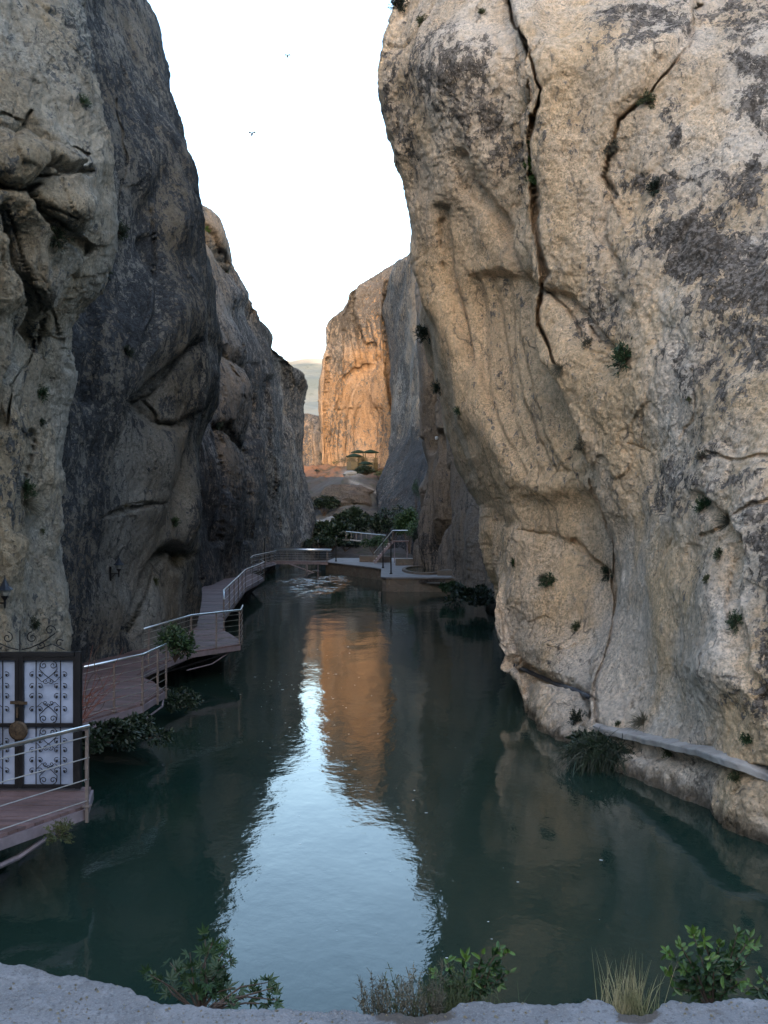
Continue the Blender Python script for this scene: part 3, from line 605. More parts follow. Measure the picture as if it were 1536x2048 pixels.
def l3():
    foot = lambda px, d: P(px, HY+6.2/d*F, d)
    def col(px0, d0, mids, top): return [foot(px0, d0)]+[P(*m) for m in mids]+[P(*top)]
    cols = [col(250, 46, [(280, 900, 52), (310, 650, 60)], (325, 330, 74)),
            col(398, 57, [(400, 1050, 58), (410, 900, 62), (415, 750, 66), (405, 560, 72)], (393, 406, 78)),
            col(440, 63, [(452, 1050, 64), (458, 900, 68), (455, 750, 72), (440, 560, 77)], (432, 444, 80)),
            col(478, 74, [(490, 1050, 75), (495, 900, 79), (488, 750, 82), (464, 600, 84)], (454, 518, 84)),
            col(515, 88, [(528, 1050, 89), (532, 900, 91), (528, 780, 93), (508, 660, 93)], (487, 572, 90)),
            col(565, 101, [(572, 1050, 102), (572, 930, 104), (568, 830, 105), (556, 750, 105)], (541, 681, 103)),
            col(612, 112, [(604, 1040, 113), (594, 960, 114), (592, 880, 114), (592, 800, 114)], (590, 731, 112)),
            col(642, 117, [(624, 1045, 118), (612, 960, 119), (608, 890, 119), (614, 825, 119)], (606, 765, 117))]
    cols.append([(x-4, y+18, z-.5) for x, y, z in cols[-1]])
    cols2 = []
    for c in cols:
        x, y, z = c[-1]
        cc = np.array(c); s = np.concatenate([[0], np.cumsum(np.linalg.norm(np.diff(cc, axis=0), axis=1))]); s = s/s[-1]*9
        cc = [tuple(np.interp(k, s, cc[:, j]) for j in range(3)) for k in range(10)]
        cols2.append(cc+[(x-5, y+7, z-1.5), (x-16, y+16, z-3)])
    def sculpt(V, px, py):
        d = .9*blob(px, py, 470, 790, 22, 75, -15)+.6*blob(px, py, 455, 690, 22, 45, -20)+.6*blob(px, py, 500, 720, 20, 70, -20)-.9*blob(px, py, 505, 850, 12, 90, -6)
        d += groove(px, py, [(440, 700), (470, 740), (500, 800), (510, 880)], 6, .7)+groove(px, py, [(455, 850), (480, 900), (497, 980), (505, 1080)], 6, .9)+groove(px, py, [(440, 850), (444, 980), (440, 1080)], 8, 1.2)
        d += groove(px, py, [(530, 760), (535, 860), (545, 960), (560, 1060)], 6, .9)+groove(px, py, [(578, 730), (585, 800), (570, 900)], 6, .6)
        d += groove(px, py, [(395, 450), (430, 500), (455, 545)], 5, .9)+groove(px, py, [(400, 440), (425, 470), (450, 525)], 4, .6)+.9*blob(px, py, 470, 590, 22, 26)
        return d+.7*fbm(V*.12, 3)
    def detail(V, px, py):
        st = .56+.22*fbm(V*np.array([.25, .25, .08]), 3)-.45*blob(px, py, 470, 780, 26, 70, -15)-.4*blob(px, py, 470, 930, 20, 50, -25)-.45*blob(px, py, 425, 460, 32, 60, -30)-.15*blob(px, py, 440, 600, 40, 60)+.25*blob(px, py, 440, 1050, 60, 110)+.12*blob(px, py, 560, 900, 50, 150)  # stain thinned on the top to paint its sunlight
        return weather(V, 3.2, .34, .4)+.04*weather(V+5, .9, 1.), st, .75*blob(px, py, 425, 460, 40, 60, -30)+.6*blob(px, py, 505, 800, 14, 80, -10)  # warm tone on the top is painted sunlight
    cliff('L3', cols2, 1.8, sculpt, detail, 'cliff_blue', 'grey cliff sloping down from a sunlit top on the left of the gorge', hidden=(7,), cracks=[
        ([(442, 700), (472, 742), (500, 800), (512, 880)], 4, 0.50), ([(455, 850), (482, 900), (498, 980), (506, 1080)], 4, 0.50), ([(532, 760), (537, 860), (547, 960), (562, 1060)], 3.5, 0.40), ([(400, 440), (426, 472), (452, 526)], 3.5, 0.40), ([(578, 730), (586, 800), (570, 900)], 3, 0.30), ([(440, 850), (446, 980), (442, 1080)], 4, 0.45)])
l3()

# ---- ground, water, hills -------------------------------------------------
def sheet(name, x0, x1, y0, y1, nx, ny, fz, mat, attr=None, label=None):
    X, Y = np.meshgrid(np.linspace(x0, x1, nx), np.linspace(y0, y1, ny)); Pn = np.stack([X.ravel(), Y.ravel(), 0*X.ravel()], 1)
    Z = fz(Pn[:, 0], Pn[:, 1], Pn); V = np.stack([X, Y, Z.reshape(X.shape)], -1)
    o, bv = gridmesh(name, V, mat, attr(V.reshape(-1, 3)) if attr else {})
    setp(o, label, kind='structure'); BV[name] = bv; return o
sheet('ground', -3000, 3000, -2500, 5000, 60, 60, lambda x, y, p: -3+0*x, 'terrain', label='flat valley ground reaching the horizon')
m = MB(); m.add([(-40, 3.6, 0), (40, 3.6, 0), (40, 150, 0), (-40, 150, 0)], [(0, 1, 2, 3)])
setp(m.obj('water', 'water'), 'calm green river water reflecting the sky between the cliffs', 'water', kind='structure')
def tz(x, y, p):
    z = np.interp(y, [96, 104, 116, 124, 132, 140, 150, 158, 166, 176, 210], [-1.2, -.4, .3, 2.2, 4.2, 6.6, 9.6, 11.2, 12.4, 13.6, 14.5])
    z += 1.1*np.exp(-((x+5)/4.5)**2-((y-148)/8)**2)-1.2*np.exp(-((x+11)/3)**2-((y-135)/12)**2)
    return z+(1.1*fbm(p*.16, 5)+.5*(ridged(p*.35, 4)-.6))*sstep(104, 130, y)+.25*fbm(p*.6, 3)
def tattr(V):
    px, py = proj(V)
    return {'warm': sstep(155, 161, V[:, 1])*.9+0*px, 'stain': 1.0*blob(px, py, 645, 1052, 34, 14)+.9*blob(px, py, 706, 946, 24, 9)+.8*np.exp(-(line(px, py, [(700, 962), (735, 975), (765, 992)])[0]/3.5)**2)+.3*blob(px, py, 690, 1000, 45, 30)}
sheet('terrain', -45, 45, 96, 210, 260, 300, tz, 'terrain', tattr, 'rising rocky ground beyond the bridge')
def hz(x, y, p):
    r = np.interp(y, [280, 500, 900, 1300, 1500, 2200], [6, 40, 118, 196, 232, 225])
    return r+16*fbm(p*.004, 5)*sstep(300, 700, y)+.02*x*sstep(400, 1200, y)
def hattr(V):
    return {'warm': sstep(1250, 1380, V[:, 1]+90*fbm(V*.01, 3))}  # mask of the crest painted pale as if sunlit
sheet('hills', -700, 500, 280, 2200, 200, 240, hz, 'hill', hattr, 'pale distant hillside closing the end of the gorge')
# unseen mountain added behind the viewer, its ridge shaped to shade the gorge
def bz(x, y, p):
    ridge = np.interp(x, [-400, -60, 5, 13, 21, 30, 60, 200, 500], [60, 66, 70, 75, 82.5, 83, 84, 96, 80])
    return ridge*np.exp(-((y+150)/55)**2)+2*fbm(p*.03, 3)-2
sheet('hills', -500, 500, -320, -40, 140, 60, bz, 'hill', None, 'unseen mountain added behind the viewpoint to shade the gorge')

# ---- terrace under the viewer ---------------------------------------------
def terrace():
    rim = [(-500, 1855), (-150, 1890), (0, 1926), (60, 1936), (130, 1952), (200, 1962), (262, 1978), (292, 1992), (318, 2008), (380, 2012), (450, 2020), (560, 2018), (640, 2024), (700, 2020), (760, 2026), (830, 2032), (890, 2026), (920, 2008), (970, 2002), (1030, 2003), (1110, 2010), (1160, 2009), (1172, 2001), (1200, 2000), (1222, 2010), (1232, 2026), (1300, 2030), (1318, 2012), (1340, 2004), (1400, 2006), (1470, 2002), (1536, 2000), (1800, 1990), (2300, 1960)]
    z0 = 3.3; xs = np.linspace(-500, 2300, 900); ry = np.interp(xs, [r[0] for r in rim], [r[1] for r in rim])
    rd = (CH-z0)*F/(ry-HY)                                   # rim distance
    rows = []
    fr = [(-2.5, None)]
    V = []
    for k in range(26):                                      # wall below the rim
        t = k/25; V.append(np.stack([(xs-CX)/F*rd, rd+.05*math.sin(t*3)+.10*(1-t), z0-3.6+3.57*t+0*xs], 1))
    for k in range(1, 90):
        t = (k/89)**1.6*4.8; V.append(np.stack([(xs-CX)/F*rd, rd-t-.02, z0+.012*math.exp(-t*8)+0*xs], 1))
    V = np.array(V); sh = V.shape; f = V.reshape(-1, 3)
    N = normals(V).reshape(-1, 3); N *= np.sign(N[:, 2:3]+.001*0+1e-6) if False else 1
    d = .005*fbm(f*3.5, 3)+.005*fbm(f*14, 4)+.003*fbm(f*60, 2)
    f = f+np.stack([0*d, .7*d+.012*fbm(f*9+4, 3), d*.9], 1)
    px, py = proj(f); soil = sum(h*blob(px, py, cx, 2030, rx, 22) for cx, rx, h in ((830, 90, 1.1), (1275, 45, 1.), (430, 90, .5), (1420, 90, .45)))
    o, BV['terrace'] = gridmesh('ground', f.reshape(sh), 'concrete', {'stain': soil})
    setp(o, 'rough pale concrete terrace edge in the foreground', 'terrace', kind='structure')
terrace()

# PART2_BEGIN
# ------------------------------------------------------------------ boardwalk along the left cliff
def lerp2(a, b, t): return (a[0]+(b[0]-a[0])*t, a[1]+(b[1]-a[1])*t)
def resample(pts, step):
    out = []
    for a, b in zip(pts[:-1], pts[1:]):
        n = max(1, int(math.hypot(b[0]-a[0], b[1]-a[1])/step)); out += [lerp2(a, b, i/n) for i in range(n)]
    return out+[pts[-1]]
def along(pts, n):
    L = [0]
    for a, b in zip(pts[:-1], pts[1:]): L.append(L[-1]+math.hypot(b[0]-a[0], b[1]-a[1]))
    return [tuple(np.interp(L[-1]*k/n, L, [p[j] for p in pts]) for j in (0, 1)) for k in range(n+1)]
def deck(parent, outer, inner, n, z=DECK):
    o = along(outer, n); i = along(inner, n); m = MB()
    for k in range(n):
        g = .06
        a, b = lerp2(o[k], o[k+1], g), lerp2(o[k], o[k+1], 1-g); c, d = lerp2(i[k], i[k+1], 1-g), lerp2(i[k], i[k+1], g)
        zz = z+random.uniform(-.004, .004)
        m.prism([a, b, c, d], zz-.04, zz)
    m.obj('deck', 'deck', parent)
    e = MB()
    for a, b in zip(outer[:-1], outer[1:]): e.bar((a[0], a[1], z-.11), (b[0], b[1], z-.11), .07, .13)
    e.obj('edge_beam', 'beam', parent)
def railing(parent, pts, h=1.05, posts=None, bars=5, z=DECK, step=1.4, hr=.027):
    m = MB(); m.tube([(x, y, z+h) for x, y in pts], hr, 8); m.obj('handrail', 'steel', parent, True)
    pp = posts or resample(pts, step)
    for x, y in pp:
        m = MB(); m.bar((x, y, z-.20), (x, y, z+h-.02), .04, .04); m.box((x, y, z+.012), (.1, .1, .018)); m.obj('post', 'post', parent)
    for k in range(bars):
        zz = z+h*(.08+.84*k/max(1, bars-1)*.95) if bars > 1 else z+h/2
        m = MB(); m.tube([(x, y, zz) for x, y in pts], .0085, 5); m.obj('rail_bar', 'wire', parent)
def struts(parent, lst):
    for pts, r in lst:
        m = MB(); m.tube(pts, r, 6); m.obj('bracket', 'beam', parent)
G = 'sections of red brown boardwalk along the left cliff'
b1 = thing('boardwalk', 'nearest boardwalk platform with steel railing in front of the white iron gate', 'boardwalk', (-5.5, 12, DECK), G)
deck(b1, [(-7.6, 6.3), (-3.93, 13.45), (-4.12, 14.4)], [(-9.6, 7.5), (-9.6, 13), (-9.6, 14.4)], 64)
railing(b1, [(-7.6, 6.2), (-5.5, 10.32), (-3.86, 13.4)], 1.05, [(-7.0, 7.4), (-5.5, 10.32), (-3.88, 13.38)], 4)
m = MB(); m.tube([(-3.86, 13.4, 1.98), (-4.15, 14.18, 1.25)], .012, 5); m.tube([(-3.9, 13.42, 1.25), (-4.15, 14.18, 1.1)], .012, 5); m.obj('brace', 'wire', b1)
struts(b1, [([(-3.95, 13.42, .86), (-4.5, 12.6, .55), (-6.0, 9.6, .36)], .035), ([(-4.0, 13.3, .80), (-5.6, 13.4, .35)], .03), ([(-5.4, 10.6, .80), (-6.8, 11.2, .2)], .03)])
b2 = thing('boardwalk', 'boardwalk bay with bowed steel railing just behind the iron gate', 'boardwalk', (-6, 20, DECK), G)
deck(b2, [(-5.95, 14.5), (-5.9, 17.2), (-5.62, 19.1), (-4.95, 20.9), (-4.86, 22.6), (-5.3, 23.6)], [(-8.9, 14.5), (-8.9, 18), (-9.2, 20), (-9.2, 22), (-9.2, 23.2), (-9.0, 24.4)], 66)
railing(b2, [(-5.62, 19.15), (-4.93, 20.9), (-4.82, 22.65)], 1.0, [(-5.28, 20.03), (-4.93, 20.9), (-4.84, 21.9), (-4.82, 22.65)], 6)
struts(b2, [([(-5.6, 19.1, .8), (-5.35, 19.2, .58), (-5.0, 20.8, .55), (-4.85, 22.4, .62), (-4.86, 22.6, .85)], .022), ([(-5.0, 20.9, .8), (-5.9, 20.9, .4)], .03), ([(-4.9, 22.5, .8), (-5.8, 22.7, .3)], .03)])
b3 = thing('boardwalk', 'boardwalk bay with steel railing jutting over the water beyond the green bush', 'boardwalk', (-6, 28, DECK), G)
deck(b3, [(-5.3, 23.7), (-6.0, 24.8), (-5.95, 26), (-5.5, 29.2), (-4.36, 30.9), (-4.62, 32.4)], [(-9.0, 24.5), (-9.0, 26), (-8.8, 27.5), (-8.4, 29.5), (-8.2, 31.5), (-8.2, 33.5)], 70)
railing(b3, [(-6.0, 25.6), (-5.5, 29.2), (-4.33, 30.95), (-4.5, 32.6)], 1.03, [(-5.95, 25.9), (-5.75, 27.5), (-5.5, 29.2), (-4.92, 30.05), (-4.36, 30.9), (-4.5, 32.4)], 6)
struts(b3, [([(-4.4, 30.8, .8), (-5.6, 30.4, .45), (-6.8, 30.2, .1)], .028), ([(-5.5, 29.1, .8), (-6.6, 29.0, .2)], .028), ([(-4.5, 31.2, .8), (-5.0, 29.7, .52), (-5.5, 28.6, .5)], .02)])
b4 = thing('boardwalk', 'narrowing boardwalk stretch curving away between the third bay and the bridge', 'boardwalk', (-8, 60, DECK), G)
o4 = [(-4.66, 32.5), (-5.5, 35), (-6.2, 39.4), (-7.0, 49), (-7.6, 56), (-7.65, 62), (-7.75, 66), (-8.4, 69.5), (-9.55, 73), (-10.0, 78), (-9.75, 84), (-9.5, 90), (-10.3, 95)]
i4 = [(-8.2, 33.6), (-8.2, 36), (-8.6, 40), (-9.2, 49), (-10, 56), (-10.6, 62), (-11, 66), (-11.5, 69.5), (-12, 73), (-12.4, 78), (-12.8, 84), (-13, 90), (-13.2, 95)]
deck(b4, o4, i4, 190)
railing(b4, [(x+.03, y) for x, y in o4[1:]], 1.05, None, 4, step=2.6, hr=.03)
struts(b4, [([(x, y, .8), (x-1.2, y+.3, -.3)], .05) for x, y in o4[2:]])

# ------------------------------------------------------------------ iron gate
def spiral(c, r, a0, turns, flip=1, y=14.15, k=26):
    return [(c[0]+flip*r*(1-.82*t)*math.cos(a0+2*math.pi*turns*t), y, c[1]+r*(1-.82*t)*math.sin(a0+2*math.pi*turns*t)) for t in [i/k for i in range(k+1)]]
g = thing('iron_gate', 'black wrought iron double gate with frosted white panels and scrollwork across the boardwalk', 'gate', (-5.02, 14.2, DECK))
zb, zt = DECK+.04, DECK+1.86; GY = 14.2
f = MB()
f.box((-4.235, GY, (zb+zt)/2+.03), (.075, .1, zt-zb+.07)); f.box((-5.86, GY, (zb+zt)/2+.03), (.085, .1, zt-zb+.07)); f.box((-5.05, GY, zt+.03), (1.52, .09, .06))
f.obj('frame', 'iron', g)
for side, (xa, xb) in (('right', (-5.02, -4.285)), ('left', (-5.795, -5.08))):
    f = MB(); zm = DECK+.91
    for z in (zb+.02, zm, zt-.03): f.box(((xa+xb)/2, GY-.01, z), (xb-xa, .045, .05))
    fx = xa if side == 'right' else xb
    f.box((fx, GY-.012, (zb+zt)/2), (.055, .06, zt-zb)); ox = xb if side == 'right' else xa
    f.box((ox, GY-.012, (zb+zt)/2), (.035, .05, zt-zb))
    lf = f.obj('gate_leaf', 'iron', g)
    p = MB(); p.box(((xa+xb)/2, GY+.03, (zb+zt)/2), (xb-xa-.005, .012, zt-zb-.03)); p.obj('panel', 'panel', lf)
    s = MB(); w = xb-xa; xm = (xa+xb)/2+(.008 if side == 'right' else -.008); Y = GY-.03
    for q in (-.17, .17): s.bar((xm+q, Y, zb), (xm+q, Y, zt), .013, .013)
    for z0, z1 in ((zb+.05, zm-.03), (zm+.03, zt-.06)):
        h = z1-z0; zc = (z0+z1)/2
        for sx in (-1, 1):
            for zz, sg in ((z1-.06, 1), (z0+.06, -1)):
                s.tube(spiral((xm+sx*.065, zz-sg*.0), .055, R(90)*sg, 1.3*-sg*1, sx, Y-.004), .0062, 4)
                s.tube([(xm, Y, zz-sg*.17), (xm+sx*.05, Y, zz-sg*.13), (xm+sx*.12, Y, zz-sg*.06), (xm+sx*.115, Y, zz+sg*.02)], .0062, 4)
                s.tube(spiral((xm+sx*.04, zz-sg*.22), .038, R(200), 1.2, sx, Y-.004, 18), .0055, 4)
                s.tube([(xm, Y, zz-sg*.17), (xm+sx*.09, Y, zz-sg*.23), (xm+sx*.16, Y, zz-sg*.16)], .0055, 4)
            for q, zz in [(a, b) for a in (.115, .225) for b in (z1-.19, zc+.08, zc-.06, z0+.19)]:
                s.tube(spiral((xm+sx*q, zz), .043, R(60), 1.0, sx if q < .2 else -sx, Y-.004, 16), .0055, 4)
                c = Vector((xm+sx*q, Y-.008, zz-.006)); 
                s.add([c+Vector((-.02, 0, .018)), c+Vector((.022, 0, .016)), c+Vector((0, 0, -.026)), c+Vector((0, -.006, .002))], [(0, 2, 3), (2, 1, 3), (1, 0, 3)])
    s.obj('scrollwork', 'iron', lf)
m = MB(); m.lathe((0, 0, 0), [(.13, 0), (.135, .012), (.11, .03), (.06, .034), (.02, .04)], 18)
m.v = [(v[0]-5.05, GY-.05-v[2], v[1]+DECK+.84) for v in m.v]; m.obj('medallion', 'brass', g)
m = MB(); m.bar((-5.16, GY-.06, DECK+1.23), (-4.93, GY-.06, DECK+1.22), .03, .04); m.bar((-5.06, GY-.06, DECK+1.16), (-5.06, GY-.06, DECK+1.02), .02, .05); m.obj('latch', 'brass', g)
m = MB()
for sx in (-1, 1):
    for cx, cz, r, a, t in ((.42, .27, .075, 0, 1.2), (.17, .17, .08, 90, 1.3), (.30, .07, .06, 200, 1.2), (.55, .09, .06, 30, 1.1)): m.tube(spiral((-5.05+sx*cx, zt+.09+cz), r, R(a), t, sx, GY), .008, 5)
    m.tube([(-5.05+sx*.02, GY, zt+.09), (-5.05+sx*.15, GY, zt+.12), (-5.05+sx*.33, GY, zt+.2), (-5.05+sx*.49, GY, zt+.32)], .009, 5)
    m.tube([(-5.05+sx*.62, GY, zt+.09), (-5.05+sx*.45, GY, zt+.17), (-5.05+sx*.25, GY, zt+.1)], .008, 5)
m.tube([(-5.05, GY, zt+.08), (-5.05, GY, zt+.36)], .009, 5); m.obj('cresting', 'iron', g)

# ------------------------------------------------------------------ wall lanterns
def lantern(px, py, label, k=1.0, key=('L1', 'L2')):
    h = hit(px, py, *key); p = h[0]; 
    t = thing('wall_lantern', label, 'lantern', tuple(p), 'black wall lanterns on the left cliff')
    s = k; c = p+Vector((0, -.05, 0)); m = MB()
    m.bar(c+Vector((0, 0, -.2*s)), c+Vector((0, 0, .2*s)), .05*s, .05*s); m.bar(c, c+Vector((.27*s, -.06, 0)), .025*s, .025*s)
    m.tube([c+Vector((0, 0, -.12*s)), c+Vector((.07*s, -.02, -.08*s)), c+Vector((.13*s, -.03, -.02*s))], .01*s, 5)
    m.tube([p+Vector((0, .25, 0)), c], .02, 5); m.obj('bracket', 'iron', t)
    b = c+Vector((.25*s, -.06, 0)); m = MB()
    m.lathe(b, [(.012*s, -.10*s), (.022*s, -.05*s), (.022*s, .05*s), (.05*s, .09*s), (.075*s, .135*s), (.03*s, .14*s)], 8); m.obj('lamp_base', 'iron', t)
    m = MB(); m.lathe(b, [(.062*s, .137*s), (.115*s, .245*s), (.05*s, .247*s)], 6); m.obj('lamp_glass', 'lampglass', t)
    m = MB(); m.lathe(b, [(.155*s, .243*s), (.15*s, .255*s), (.085*s, .31*s), (.045*s, .39*s), (.018*s, .44*s), (.008*s, .51*s)], 8); m.obj('hood', 'black_roof', t)
lantern(222, 1147, 'black wall lantern on an arm above the boardwalk on the dark rock face', .98)
lantern(-12, 1205, 'black wall lantern half cut by the left frame edge above the gate', .85)

# ------------------------------------------------------------------ bridge, platform, lamp posts, stairs
t = thing('stone_platform', 'low rubble stone platform with pale paved top right of the bridge', 'platform', (0, 80, 0))
out = [(-5.25, 92), (-3.0, 86.5), (-.55, 80.5), (-.1, 79.0), (-.12, 67.8), (.15, 67.3), (3.0, 67.0), (4.7, 67.2), (7, 70), (8, 101), (-4.8, 101)]
m = MB(); m.prism(out, -1.5, .86); m.obj('retaining_wall', 'masonry', t)
m = MB(); m.prism([(-5.3, 91.9), (-3.0, 86.35), (-.6, 80.35), (-.2, 79.0), (-.22, 67.75), (.1, 67.18), (3.0, 66.9), (4.75, 67.1), (7, 70), (8, 101), (-4.9, 101)], .862, .95); m.obj('paving', 'paving', t)
m = MB(); m.box((3.1, 66.86, .72), (1.7, .12, .16)); m.obj('outlet', 'bankrock', t)
m = MB(); m.box((3.4, 66.78, .60), (1.2, .3, .05)); m.obj('sill', 'whitewash', t)
t = thing('pool_basin', 'dark pool basin with low stone rim on the paved platform', 'basin', (2.6, 75, .95))
def ring(cx, cy, rx, ry, n=28): return [(cx+rx*math.cos(2*math.pi*k/n)*(1 if math.cos(2*math.pi*k/n) > 0 else .9), cy+ry*math.sin(2*math.pi*k/n)) for k in range(n)]
o_ = ring(2.9, 75.5, 1.75, 5.6); i_ = ring(2.9, 75.5, 1.45, 5.0); n = len(o_); m = MB()
m.add([(x, y, .951) for x, y in o_]+[(x, y, 1.10) for x, y in o_]+[(x, y, 1.10) for x, y in i_]+[(x, y, .951) for x, y in i_], [(a*n+k, a*n+(k+1) % n, (a+1)*n+(k+1) % n, (a+1)*n+k) for a in range(3) for k in range(n)]); m.obj('rim', 'masonry', t)
m = MB(); m.add([(x, y, 1.03) for x, y in i_], [tuple(range(n))]); m.obj('pool_water', 'water', t)
m = MB(); m.prism([(3.6, 69.0), (5.2, 69.0), (5.6, 74), (4.6, 76), (4.3, 71)], .952, 1.3)
setp(m.obj('low_wall', 'masonry'), 'low stone wall end between the basin and the ribbed rock', 'wall')
t = thing('footbridge', 'flat steel footbridge with railings joining the boardwalk to the stone platform', 'bridge', (-7.7, 94, DECK))
m = MB()
for k in range(40):
    x = -10.4+k*.135; m.box((x, 93.6-(x+10.4)*.28+.0, DECK+.0), (.12, 2.0, .05))
m.obj('deck', 'deck', t)
m = MB(); m.bar((-10.5, 92.65, .82), (-5.0, 91.15, .82), .1, .2); m.bar((-10.5, 94.6, .82), (-5.0, 93.1, .82), .1, .2); m.obj('beam', 'beam', t)
for dy in (0, 1.9):
    pts = [(-10.9, 92.68+dy), (-8, 91.9+dy), (-4.75, 91.05+dy)]
    railing(t, pts, 1.08, [(x, 92.6-(x+10.5)*.27+dy) for x in (-10.7, -9.3, -7.9, -6.5, -5.1)], 5, hr=.05)
struts(t, [([(-8.6, 92.0, .8), (-5.0, 91.6, -.5)], .06), ([(-6.9, 91.7, .8), (-6.9, 91.7, -1)], .06), ([(-5.9, 91.5, .8), (-5.9, 91.5, -1)], .06)])
def lamp_post(x, y, h, label, z=.95):
    t = thing('lamp_post', label, 'lamp post', (x, y, z), 'thin black lamp posts by the bridge')
    m = MB(); m.lathe((x, y, z), [(.11, 0), (.11, .05), (.06, .12), (.05, .3), (.038, h-.35), (.05, h-.33), (.03, h-.3)], 8); m.obj('pole', 'iron', t)
    m = MB(); m.lathe((x, y, z+h-.30), [(.05, 0), (.09, .2), (.05, .2)], 6); m.obj('lamp_glass', 'lampglass', t)
    m = MB(); m.lathe((x, y, z+h-.10), [(.12, 0), (.06, .07), (.01, .14)], 6); m.obj('hood', 'black_roof', t)
def at_px(px, d): return (px-CX)/F*d
lamp_post(at_px(672, 92.6), 92.6, 2.35, 'thin black lamp post where the bridge meets the platform')
lamp_post(at_px(638, 98), 96.5, 2.1, 'thin black lamp post behind the middle of the bridge railing', .8)
lamp_post(at_px(766, 79.5), 79.8, 2.45, 'thin black lamp post at the inner corner of the paved platform')
lamp_post(at_px(782, 71), 71, 2.7, 'tallest thin black lamp post near the front edge of the platform')
lamp_post(at_px(529, 88), 88, 2.5, 'thin black lamp post on the boardwalk at the left end of the bridge')
t = thing('metal_staircase', 'small grey metal staircase with handrails climbing right to a red landing', 'stairs', (0, 88, .95))
m = MB(); A = Vector((-.85, 88, 1.0)); Bp = Vector((.75, 88, 2.85))
for dy in (0, 1.1): m = MB(); m.bar(A+Vector((0, dy, 0)), Bp+Vector((0, dy, 0)), .06, .2); m.obj('stringer', 'beam', t)
m = MB()
for k in range(9):
    p = A.lerp(Bp, (k+.5)/9); m.box(p+Vector((0, .55, .08)), (.26, 1.05, .04))
m.obj('tread', 'wire', t)
for dy in (0, 1.1):
    m = MB(); m.tube([A+Vector((0, dy, .85)), Bp+Vector((0, dy, .95)), Bp+Vector((1.3, dy, .95))], .035, 6); m.obj('handrail', 'steel', t)
    for k in range(5):
        p = A.lerp(Bp, k/4)+Vector((0, dy, 0)); m = MB(); m.bar(p, p+Vector((0, 0, .88)), .035, .035); m.obj('post', 'post', t)
m = MB(); m.box((1.45, 88.55, 2.86), (1.4, 1.3, .1)); m.obj('landing', 'deck', t)
m = MB()
for x in (.9, 2.0): m = MB(); m.bar((x, 88.2, 1.0), (x, 88.2, 2.8), .07, .07); m.obj('support', 'beam', t)
m = MB(); m.prism([(-2.2, 91.5), (-.3, 90.2), (.6, 90.4), (.6, 91.2), (-2.1, 92.5)], .951, 1.5)
setp(m.obj('low_wall', 'masonry'), 'low stone wall behind the foot of the metal staircase', 'wall')
m = MB(); m.prism([(.95, 84.2), (2.6, 84.6), (2.6, 85.4), (.95, 85.0)], .951, 1.5)
setp(m.obj('low_wall', 'masonry'), 'short stone wall right of the metal staircase under the landing', 'wall')
t = thing('footbridge', 'far pale footbridge with thin railings among the bushes behind the staircase', 'bridge', (-2, 110, 2.3))
m = MB(); m.bar((-4.0, 108, 2.62), (.2, 111, 2.15), 1.5, .14); m.obj('deck', 'whitewash', t)
for dy in (-.7, .7):
    m = MB(); m.tube([(-4.0, 108+dy, 3.5), (-2.3, 109.2+dy, 3.3), (.2, 111+dy, 3.05)], .035, 6); m.obj('handrail', 'wire', t)
    for k in range(9):
        q = k/8; m = MB(); m.bar((-4+4.2*q, 108+3*q+dy, 2.6-.45*q), (-4+4.2*q, 108+3*q+dy, 3.48-.45*q), .035, .035); m.obj('post', 'post', t)

# ------------------------------------------------------------------ kiosks by the ochre cliff
def kiosk(px, pye, w, hh, d, label, roofh=.45):
    x, y, z = P(px, pye, d)
    t = thing('kiosk', label, 'kiosk', (x, y, z-hh), 'green roofed kiosks below the ochre cliff')
    r = w*.575
    m = MB(); m.lathe((x, y, z), [(r*1.08, -.06), (r*1.08, 0), (r*.55, roofh*.6), (.05, roofh)], 8); m.obj('roof', 'greenroof', t)
    for k in range(4):
        a = 2*math.pi*(k+.5)/4; m = MB(); m.bar((x+r*1.1*math.cos(a)*.8, y+r*.8*math.sin(a), z-hh-.6), (x+r*1.1*math.cos(a)*.8, y+r*.8*math.sin(a), z-.05), .17, .17); m.obj('post', 'wood', t)
    m = MB(); m.lathe((x, y, z-hh), [(r*.98, -1.2), (r*.98, .05), (r*.9, .06)], 8); m.obj('floor', 'wood', t)
    m = MB()
    for k in range(8):
        if k == 1: continue
        a, b = 2*math.pi*(k+.5)/8, 2*math.pi*(k+1.5)/8
        for zz in (.12, .34, .56, .8): m.bar((x+r*.95*math.cos(a), y+r*.95*math.sin(a), z-hh+zz), (x+r*.95*math.cos(b), y+r*.95*math.sin(b), z-hh+zz), .06, .1)
    m.obj('balustrade', 'wood', t)
kiosk(717, 905, 2.2, 1.7, 168, 'green roofed kiosk at the back left of the top pair')
kiosk(741, 905, 2.35, 1.75, 166, 'green roofed kiosk with yellowish posts at the right of the top pair', .5)
kiosk(709, 913, 2.4, 1.0, 165, 'widest green roofed kiosk lowest on the left of the group', .5)
kiosk(731, 928, 2.0, 1.2, 162, 'front green roofed kiosk half sunk in dark bushes', .5)

